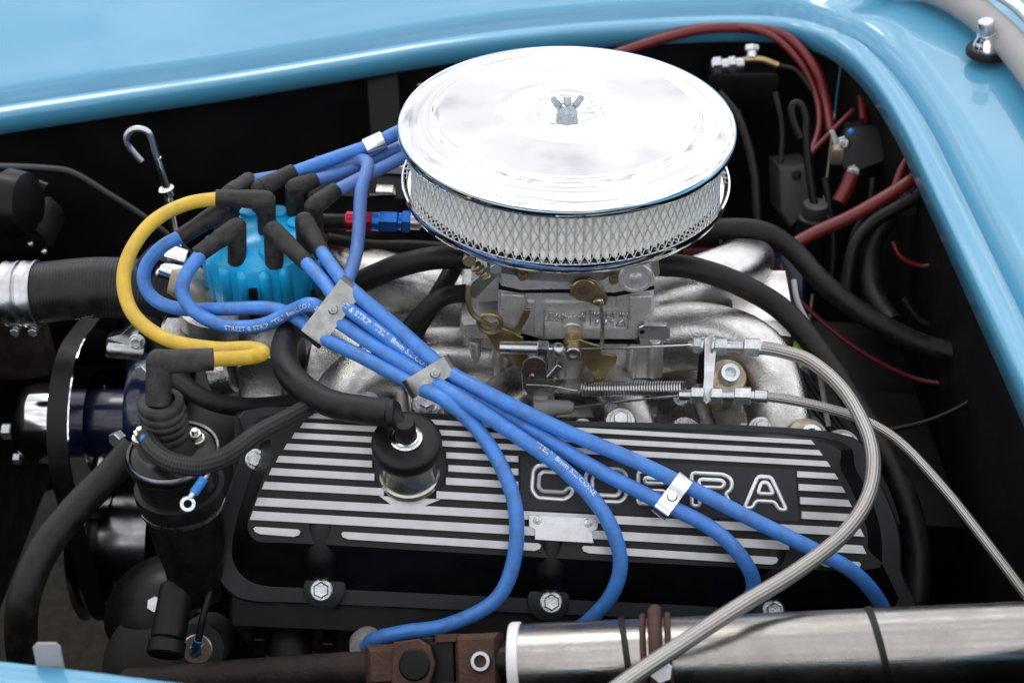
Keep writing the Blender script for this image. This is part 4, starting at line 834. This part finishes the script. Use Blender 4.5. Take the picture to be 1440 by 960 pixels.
# belt: hull around the three pulleys
pts = []
for c, r_ in ((wc_, .090), (cc, .080), (al, .036)):
    for k in range(72): a = 2*math.pi*k/72; pts.append((c.y+math.cos(a)*r_, c.z+math.sin(a)*r_))
pts = sorted(set(pts))
def hull(p):
    def half(q):
        h = []
        for s in q:
            while len(h) > 1 and (h[-1][0]-h[-2][0])*(s[1]-h[-2][1])-(h[-1][1]-h[-2][1])*(s[0]-h[-2][0]) <= 0: h.pop()
            h.append(s)
        return h
    a, b = half(p), half(p[::-1]); return a[:-1]+b[:-1]
H = hull(pts); n = len(H); vs = []; cy = sum(p[0] for p in H)/n; cz = sum(p[1] for p in H)/n
for (y, z) in H:
    d_ = V((0, cy-y, cz-z)).normalized()
    vs += [V((-.421, y, z)), V((-.402, y, z)), V((-.406, y, z))+d_*.009, V((-.417, y, z))+d_*.009]
fs = [(4*i+a, 4*i+(a+1) % 4, 4*((i+1) % n)+(a+1) % 4, 4*((i+1) % n)+a) for i in range(n) for a in range(4)]
g = G(); g.add(vs, fs); tag(g.obj('fan_belt', 'rubber', None, 30), 'black rubber drive belt running over the chrome nosed pulley', 'belt')
# alternator bracket
ab = thing('alternator_bracket', 'folded aluminium bracket with spacer tube under the radiator hose', 'bracket', ony(175, 498, -.03))
g = G(); g.prism([ony(x, y, -.03) for x, y in [(149, 479), (152, 475), (170, 470), (192, 452), (206, 452), (190, 475), (176, 483), (176, 499), (150, 500)]], V((0, .008, .0)), .0006); g.obj('strap', 'zinc', ab)
g = G(); g.cyl(ony(150, 489, -.035), ony(203, 494, -.03), .0085, 20); g.obj('spacer_tube', 'zinc', ab)
bolt(ab, ony(193, 480, -.033), (0, -1, .3), .0075)
# radiator at the very front
rd = thing('radiator', 'dark radiator tank and side frame at the front of the bay', 'radiator', (-.58, 0, .3))
g = G(); g.box((-.585, 0, .53), .06, .52, .42, bev=.006); g.obj('tank', 'dark', rd)
g = G(); g.prism([ony(x, y, .05) for x, y in [(-40, 440), (44, 440), (58, 480), (72, 530), (40, 536), (-40, 536)]], V((0, .03, 0)), .003); g.obj('side_frame', 'rustd', rd)
# horn-like dark unit and grey plate by the far apron
hn = thing('horn', 'black horn unit with grey mounting plate by the far inner panel', 'horn', ony(30, 350, .17))
g = G(); g.prism([ony(x, y, .17) for x, y in [(4, 262), (14, 240), (66, 260), (62, 268), (46, 278), (33, 296), (27, 280), (20, 266)]], V((0, .004, 0)), .0005); g.obj('mounting_plate', 'grey', hn)
g = G(); g.lathe([(.012, 0), (.030, .004), (.034, .012), (.030, .03), (.012, .036)], ony(2, 285, .15), (1, -.2, .1), 28); g.obj('diaphragm', 'dark', hn)
g = G(); g.prism([ony(x, y, .14) for x, y in [(-30, 322), (50, 318), (66, 332), (72, 350), (60, 358), (-30, 356)]], V((0, .06, 0)), .004); g.obj('base', 'dark', hn)
g = G(); g.prism([ony(x, y, .15) for x, y in [(18, 302), (48, 306), (54, 322), (24, 324)]], V((0, .04, 0)), .003); g.obj('terminal_block', 'grey', hn)
for px, py in [(43, 343), (62, 354)]:
    p = ony(px, py, .138); g = G(); g.ball(p, .0035); g.obj('rivet', 'zinc', hn)
# starter / sender unit low by the near edge
su = thing('sender_unit', 'round dark sender with cream insulator and terminal below the coil', 'sender', dp(277, 935, 1.15))
c = dp(278, 912, 1.15); n_ = V((.0, -.72, .55)).normalized()
g = G(); g.lathe([(.021, -.05), (.0225, -.004), (.021, 0), (.012, .0008)], c, n_, 32); g.obj('can', 'grey', su)
g = G(); g.lathe([(.0125, -.002), (.0125, .0022), (.0115, .003), (.0005, .003)], c, n_, 26); g.obj('insulator', 'tan', su)
g = G(); g.hexn(c+n_*.003, c+n_*.008, .0055); g.cyl(c+n_*.007, c+n_*.018, .0025, 12); g.obj('stud', 'zinc', su)
g = G(); a_ = c+n_*.012; g.tube([a_, dp(279, 898, 1.11)], .0035, 10); g.obj('terminal_sleeve', 'bluevinyl', su)
g = G(); g.tube([dp(279, 900, 1.11), dp(286, 865, 1.11), dp(298, 820, 1.12), dp(306, 770, 1.14)], .0028, 10); g.obj('lead', 'rubber', su)
# dark accessory bodies behind coil
mp_ = thing('fuel_pump', 'dark fuel pump body low between coil and lower pulley', 'pump', dp(240, 940, 1.2))
g = G(); g.lathe([(.02, -.06), (.04, -.05), (.042, -.01), (.046, -.008), (.046, .002), (.04, .006), (.02, .02)], dp(215, 850, 1.22), (-.3, -.3, .9), 32); g.obj('body', 'dark', mp_)
g = G(); g.lathe([(.02, -.03), (.05, -.02), (.052, .01), (.03, .02)], dp(235, 935, 1.2), (0, -.5, .8), 32); g.obj('lower_chamber', 'dark', mp_)
for px, py in [(220, 851), (284, 852)]:
    p = dp(px, py, 1.15); g = G(); g.hexn(p, p+V((0, -.004, .006)), .007); g.obj('flange_bolt', 'zinc', mp_)
# ================================================================== EXHAUST HEADER STUB
eh = thing('exhaust_header', 'heat darkened exhaust header stub and flange under the valve cover', 'exhaust', dp(410, 930, 1.17))
g = G(); g.prism([dp(x, y, d) for x, y, d in [(345, 876, 1.16), (372, 858, 1.17), (440, 856, 1.17), (478, 862, 1.17), (482, 876, 1.165), (440, 872, 1.15), (400, 870, 1.15), (365, 880, 1.15)]], V((0, .02, -.012)), .001); g.obj('flange', 'rust', eh)
g = G(); g.cyl(dp(408, 870, 1.17), dp(408, 935, 1.15), .0185, 28); g.obj('pipe', 'dark', eh)
g = G(); a_ = dp(408, 922, 1.152); g.lathe([(.018, -.003), (.0195, -.001), (.0195, .001), (.018, .003)], a_, (0, .4, .9), 28, caps=False); g.obj('weld_bead', 'tan', eh)
for px, py in [(366, 892), (462, 898)]:
    p = dp(px, py, 1.15); g = G(); g.hexn(p, p+V((0, -.004, -.014)), .008); g.obj('flange_bolt', 'dark', eh)
for k, (x0, x1) in enumerate([(500, 640), (740, 800)]):
    pass
g = G(); g.tube([dp(340, 868, 1.19), dp(600, 882, 1.19), dp(900, 894, 1.19), dp(1260, 905, 1.19)], .016, 20); g.obj('collector_pipe', 'dark', eh)
g = G(); g.lathe([(.012, -.02), (.0125, 0), (.010, .006), (.008, .012)], dp(512, 906, 1.125), V((-.2, -.8, .5)), 20); g.obj('plug_boot', 'gasket', eh)
# ================================================================== STEERING SHAFT
ss = thing('steering_shaft', 'brushed stainless steering tube with rusty universal joint along the near side', 'steering shaft', dp(720, 960, 1.0))
A, B = dp(722, 937, 1.0), dp(1500, 905, .955); ax_ = (B-A).normalized(); RT_ = .0295
g = G(); g.lathe([(RT_-.002, 0), (RT_, .001), (RT_, (B-A).length)], A, ax_, 72, caps=False); g.obj('stainless_tube', 'steel', ss, 60)
g = G(); g.lathe([(.017, -.001), (RT_+.0005, -.001), (RT_+.0015, .0005), (RT_+.0015, .006), (RT_+.0002, .0068)], A, ax_, 56, caps=False); g.obj('nylon_bushing', 'white', ss)
J = dp(632, 931, 1.015)
x_, y_, z_ = V(ax_), None, None
n_ = (CAM-J).normalized(); n_ = (n_-x_*n_.dot(x_)).normalized(); y_ = n_.cross(x_)
def yb(c, sx, sy, sz, m, nm, bev=.002): g = G(); g.box(c, sx, sy, sz, (x_, y_, n_), bev); return g.obj(nm, m, ss)
P_ = lambda px, py, h=0: J+x_*mpx(px-632, 1.015)+y_*mpx(931-py, 1.015)+n_*h
g = G(); g.cyl(P_(696, 934), P_(730, 936), .0155, 24); g.obj('stub_shaft', 'dark', ss)
yk = yb(P_(676, 932), mpx(62, 1.015), mpx(78, 1.015), .034, 'rust', 'yoke', .005)
g = G(); g.lathe([(.0078, -.001), (.0078, .0012), (.0066, .003), (.0045, .003), (.004, -.001)], P_(682, 931, .0175), n_, 24); g.obj('clamp_nut', 'zinc', yk)
for s in (-1, 1):
    yb(P_(634, 931+s*33), mpx(34, 1.015), mpx(12, 1.015), .030, 'rust', 'yoke_arm', .002)
yk2 = yb(P_(548, 932), mpx(64, 1.015), mpx(60, 1.015), .032, 'rust', 'yoke', .007)
for s in (-1, 1):
    g = G(); g.prism([P_(px, py, s*.0155-.002) for px, py in [(560, 900), (596, 897), (612, 908), (618, 932), (610, 958), (590, 966), (556, 962)]], n_*.006, .001); g.obj('yoke_arm', 'rust', ss)
g = G(); g.cyl(P_(590, 932, -.02), P_(590, 932, .021), .0115, 24); g.cyl(P_(605, 895), P_(605, 970), .009, 20); g.obj('cross_bearing', 'dark', ss)
g = G(); g.box(P_(622, 933), .022, .034, .018, (x_, y_, n_), .003); g.obj('cross_body', 'dark', ss)
g = G(); g.tube([P_(545, 934), dp(400, 946, 1.05), dp(180, 962, 1.09)], .0125, 22); g.obj('lower_shaft', 'rustd', ss)
# cable ties and rusty u-bolt clamp on the tube
def onaxis(px): 
    best = min((A.lerp(B, k/400) for k in range(401)), key=lambda p: abs(720+FPX*(p-CAM).dot(RT)/depth(p)-px)); return best
for px, lb, tw in [(881, 'black cable tie round the stainless tube beside the rusty clamp', .0), (1236, 'black cable tie round the stainless tube near the last blue wire', .12)]:
    c = onaxis(px); g = G(); g.lathe([(RT_+.0002, -.0022), (RT_+.0016, -.0022), (RT_+.0016, .0022), (RT_+.0002, .0022)], c, (ax_+V((0, .1, tw))).normalized(), 56, caps=False); tag(g.obj('cable_tie', 'rubber', None, 30), lb, 'cable tie', 'cable ties on the tube')
uc = thing('u_bolt_clamp', 'rusty u-bolt clamp gripping the stainless tube', 'clamp', onaxis(925)-V((0, 0, .04)))
c = onaxis(925); n2 = (CAM-c).normalized(); n2 = (n2-ax_*n2.dot(ax_)).normalized(); y2 = n2.cross(ax_)
arc = [c+y2*math.cos(a)*(RT_+.0045)+n2*math.sin(a)*(RT_+.0045) for a in [R(k) for k in range(-70, 106, 8)]]
if arc[0].z > c.z and False: arc = arc[::-1]
g = G(); g.tube([c+y2*math.cos(a)*(RT_+.0045)+n2*math.sin(a)*(RT_+.0045) for a in [R(k) for k in range(-40, 200, 8)]], .0048, 14, 2); g.obj('u_bolt', 'rust', uc)
for s in (-1, 1):
    g = G(); g.tube([c+ax_*s*.0085+y2*math.cos(a)*(RT_+.002)+n2*math.sin(a)*(RT_+.002) for a in [R(k) for k in range(10, 180, 8)]], .0022, 8, 1); g.obj('saddle_plate', 'rust', uc)
g = G(); p = c+n2*(RT_+.004)-y2*.007+ax_*.003; g.hexn(p, p+n2*.006, .0085); g.obj('clamp_nut', 'zinc', uc)
# ================================================================== REAR / FIREWALL SIDE (dim background)
def cable(pts, r, label, m, name='cable', cat='cable'): return hose(pts, r, label, m, name, cat, 10)
D = dp
cable([D(860, 78, 1.62), D(920, 58, 1.62), D(985, 42, 1.62), D(1050, 40, 1.62), D(1105, 52, 1.62), D(1145, 95, 1.6), D(1160, 140, 1.6), D(1168, 185, 1.58)], .0058, 'thick red cable arching along the far corner to the solenoid', 'red')
cable([D(900, 60, 1.63), D(980, 38, 1.63), D(1070, 44, 1.61), D(1120, 82, 1.6), D(1146, 130, 1.6), D(1152, 175, 1.58), D(1140, 218, 1.56)], .0036, 'thin red wire following the thick red cable round the corner', 'red', 'wire', 'wire')
cable([D(1140, 216, 1.56), D(1165, 190, 1.57), D(1200, 155, 1.58)], .0032, 'short red wire slanting beside the solenoid', 'red', 'wire', 'wire')
cable([D(1106, 350, 1.42), D(1145, 328, 1.42), D(1200, 303, 1.42), D(1260, 268, 1.42), D(1310, 235, 1.42)], .0068, 'thick red cable slanting up to the blue cowl edge', 'red')
cable([D(1180, 285, 1.5), D(1192, 262, 1.5), D(1198, 245, 1.5)], .0082, 'red rubber cable boot below the solenoid', 'red', 'cable_boot', 'cable boot')
cable([D(1212, 150, 1.6), D(1207, 95, 1.62), D(1215, 170, 1.57)], .005, 'red vertical cable stub high behind the solenoid', 'red')
cable([D(1258, 265, 1.45), D(1270, 235, 1.45), D(1290, 205, 1.45)], .0045, 'red wire tucked under the blue cowl lip', 'red', 'wire', 'wire')
cable([D(1098, 372, 1.4), D(1106, 400, 1.4), D(1150, 447, 1.4), D(1215, 497, 1.4), D(1290, 533, 1.4), D(1370, 541, 1.38), D(1430, 530, 1.36)], .0024, 'long thin red wire sweeping across the dark rear corner', 'red', 'wire', 'wire')
cable([D(1255, 340, 1.42), D(1268, 362, 1.42), D(1298, 374, 1.42), D(1325, 362, 1.41), D(1336, 335, 1.4)], .0022, 'small loop of thin red wire below the cowl edge', 'red', 'wire', 'wire')
cable([D(960, 352, 1.42), D(1040, 352, 1.42), D(1110, 346, 1.42)], .006, 'dull red cable running behind the air cleaner base', 'red')
hose([D(950, 330, 1.4), D(1010, 322, 1.4), D(1070, 325, 1.4), D(1115, 352, 1.4), D(1160, 400, 1.38), D(1220, 445, 1.37), D(1300, 485, 1.36), D(1380, 500, 1.34), D(1450, 498, 1.3)], .0105, 'black wiring loom running behind the heater hose to the rear corner')
hose([D(1310, 262, 1.44), D(1265, 290, 1.45), D(1225, 315, 1.46), D(1200, 350, 1.46), D(1188, 420, 1.46)], .0068, 'black hose drooping under the slanting red cable')
hose([D(1250, 300, 1.47), D(1225, 350, 1.47), D(1228, 410, 1.45), D(1255, 455, 1.42)], .011, 'dull black hose hanging vertically in the rear corner')
hose([D(1250, 605, 1.3), D(1310, 590, 1.3), D(1370, 560, 1.3), D(1430, 505, 1.3)], .0022, 'fine black wire curving up through the dark rear corner', 'rubber', 'wire', 'wire')
hose([D(1116, 394, 1.3), D(1122, 425, 1.29), D(1140, 465, 1.28), D(1150, 510, 1.27), D(1165, 600, 1.25)], .0026, 'thin grey wire rising beside the heater hose', 'gasket', 'wire', 'wire')
for k, lb in enumerate(['first', 'second', 'third', 'fourth']):
    hose([D(1118+k*5, 515+k*4, 1.28), D(1132+k*9, 560, 1.27), D(1165+k*10, 600+k*3, 1.25), D(1190+k*12, 640, 1.24)], .0022, lb+' black strand of the loose wire bundle below the green connector, counted from the manifold', 'rubber', 'wire', 'wire')
gc = D(1122, 500, 1.27); g = G(); g.prism([D(x, y, 1.27) for x, y in [(1119, 485), (1126, 484), (1131, 496), (1127, 502), (1135, 510), (1122, 522), (1114, 505)]], V((0, .008, .002)), .001); tag(g.obj('wire_connector', 'green'), 'bright green plastic wire connector beside the heater hose', 'connector')
td = thing('gearbox_dipstick', 'dull looped gearbox dipstick with pale cap in the rear corner', 'dipstick', D(1150, 330, 1.5))
g = G(); g.tube([D(1126, 195, 1.5), D(1117, 175, 1.5), D(1113, 155, 1.5), D(1118, 146, 1.5), D(1127, 150, 1.5), D(1133, 168, 1.5), D(1133, 190, 1.5), D(1138, 240, 1.5), D(1145, 288, 1.5)], .0045, 10); g.obj('handle', 'dark', td)
g = G(); g.lathe([(.004, .004), (.0125, .003), (.014, 0), (.0135, -.012), (.016, -.014), (.016, -.09)], D(1147, 290, 1.5), Z, 24); g.obj('cap', 'grey', td)
g = G(); g.lathe([(.0165, -.012), (.017, -.012), (.017, -.1), (.016, -.1)], D(1147, 292, 1.5), Z, 24); g.obj('tube', 'rubber', td)
so_ = thing('starter_solenoid', 'grey starter solenoid with metal terminals on the dark firewall', 'solenoid', D(1215, 245, 1.56))
g = G(); g.prism([D(x, y, 1.55) for x, y in [(1187, 240), (1180, 215), (1190, 190), (1235, 184), (1252, 212), (1246, 228), (1205, 244)]], V((.01, .05, -.01)), .004); g.obj('body', 'grey', so_)
for px, py, r_ in [(1189, 200, .007), (1203, 240, .008)]:
    p = D(px, py, 1.54); g = G(); g.hexn(p, p+V((-.006, -.012, .006)), r_); g.cyl(p, p+V((-.01, -.02, .01)), r_*.45, 10); g.obj('terminal', 'zinc', so_)
g = G(); g.box(D(1176, 218, 1.53), .012, .01, .02, bev=.002); g.obj('lug', 'tan', so_)
g = G(); g.prism([D(x, y, 1.535) for x, y in [(1167, 186), (1174, 186), (1187, 214), (1184, 226), (1178, 222)]], V((0, .006, 0)), .0008); g.obj('strap', 'gasket', so_)
g = G(); g.ball(D(1197, 186, 1.53), .0042); g.obj('blue_cap', 'bluevinyl', so_)
bx = thing('brake_line_union', 'metal brake line union with brass tail on the far firewall', 'fitting', D(1050, 100, 1.62))
g = G(); g.cyl(D(1000, 93, 1.6), D(1046, 90, 1.6), .0075, 16); g.hexn(D(1002, 93, 1.6), D(1014, 92, 1.6), .0105); g.hexn(D(1024, 92, 1.6), D(1034, 91, 1.6), .0105); g.obj('union', 'zinc', bx)
g = G(); g.cyl(D(1057, 82, 1.6), D(1058, 64, 1.6), .006, 14); g.hexn(D(1057, 72, 1.6), D(1057, 64, 1.6), .0085); g.obj('banjo_bolt', 'bolt', bx)
g = G(); g.tube([D(1046, 84, 1.6), D(1070, 84, 1.6), D(1094, 92, 1.6)], .004, 10); g.obj('brass_pipe', 'brass', bx)
g = G(); g.tube([D(1094, 92, 1.6), D(1120, 100, 1.6), D(1142, 128, 1.6)], .003, 10); g.obj('black_pipe', 'rubber', bx)
g = G(); g.box(D(1040, 118, 1.66), .08, .05, .05, bev=.004); g.obj('master_cylinder', 'dark', bx)
fb = thing('footwell_box', 'dark blue grey footwell bracket behind the gearbox dipstick', 'bracket', D(1120, 300, 1.6))
g = G(); g.prism([D(x, y, 1.6) for x, y in [(1094, 234), (1138, 230), (1142, 252), (1138, 300), (1112, 322), (1096, 300)]], V((0, .06, -.02)), .004); g.obj('box', 'grey', fb)
g = G(); g.lathe([(.005, -.002), (.005, .001), (.0045, .0012)], D(1121, 246, 1.595), (0, -1, .6), 12); g.obj('bolt', 'dark', fb)
g = G(); g.tube([D(566, 78, 1.68), D(580, 100, 1.68), D(600, 135, 1.68)], .0062, 10); tag(g.obj('tan_strut', 'tan'), 'pale tan tube leaning against the far inner panel left of the lid', 'tube')
g = G(); g.prism([D(x, y, 1.64) for x, y in [(515, 92), (558, 86), (566, 200), (540, 240), (524, 240)]], V((0, .01, 0)), .002); tag(g.obj('side_stay', 'bay'), 'upright black stay plate on the far inner panel by the tan tube', 'plate')
g = G(); p = D(1070, 378, 1.36); g.cyl(p, p+V((0, -.004, .008)), .0085, 16); g.hexn(p+V((0, -.004, .008)), p+V((0, -.006, .012)), .006); tag(g.obj('bell_housing_bolt', 'bolt'), 'small plated bolt head in the dark behind the manifold', 'bolt')

for k, (pts, r_, m_, lb) in enumerate([
  ([(1010, 130), (1040, 170), (1060, 240), (1065, 310)], .0045, 'hose', 'black pipe dropping from the brake union behind the lid'),
  ([(1090, 130), (1100, 180), (1098, 230)], .003, 'rubber', 'thin black wire above the footwell bracket'),
  ([(1228, 250), (1222, 290), (1200, 330), (1190, 375)], .0035, 'rubber', 'thin black wire hanging below the solenoid'),
  ([(1160, 250), (1168, 300), (1172, 350), (1168, 410)], .004, 'hose', 'black wire dropping beside the gearbox dipstick cap'),
  ([(1330, 470), (1340, 520), (1380, 580), (1430, 600)], .005, 'hose', 'black pipe curving low in the rear corner'),
  ([(1270, 420), (1300, 455), (1345, 462), (1400, 450)], .004, 'hose', 'short black wire looping under the cowl edge')]):
    hose([D(x, y, 1.52 if x < 1250 else 1.42) for x, y in pts], r_, lb, m_, 'pipe', 'pipe')
fz = thing('fuse_block', 'small dark ribbed fuse block under the cowl edge', 'fuse block', D(1300, 290, 1.47))
g = G(); g.box(D(1292, 283, 1.46), .035, .02, .022, bev=.002); g.obj('block', 'grey', fz)
for k in range(5): g = G(); g.box(D(1280+6*k, 280, 1.447), .0022, .004, .018); g.obj('fuse', 'dark', fz)
for px, py, lb in [(1035, 160, 'dark bolt head on the rear panel below the brake union'), (1160, 150, 'dark bolt head on the rear panel beside the thin red wire')]:
    p = D(px, py, 1.64); g = G(); g.hexn(p, p+V((0, -.006, .004)), .006); tag(g.obj('firewall_bolt', 'dark'), lb, 'bolt', 'firewall bolts')
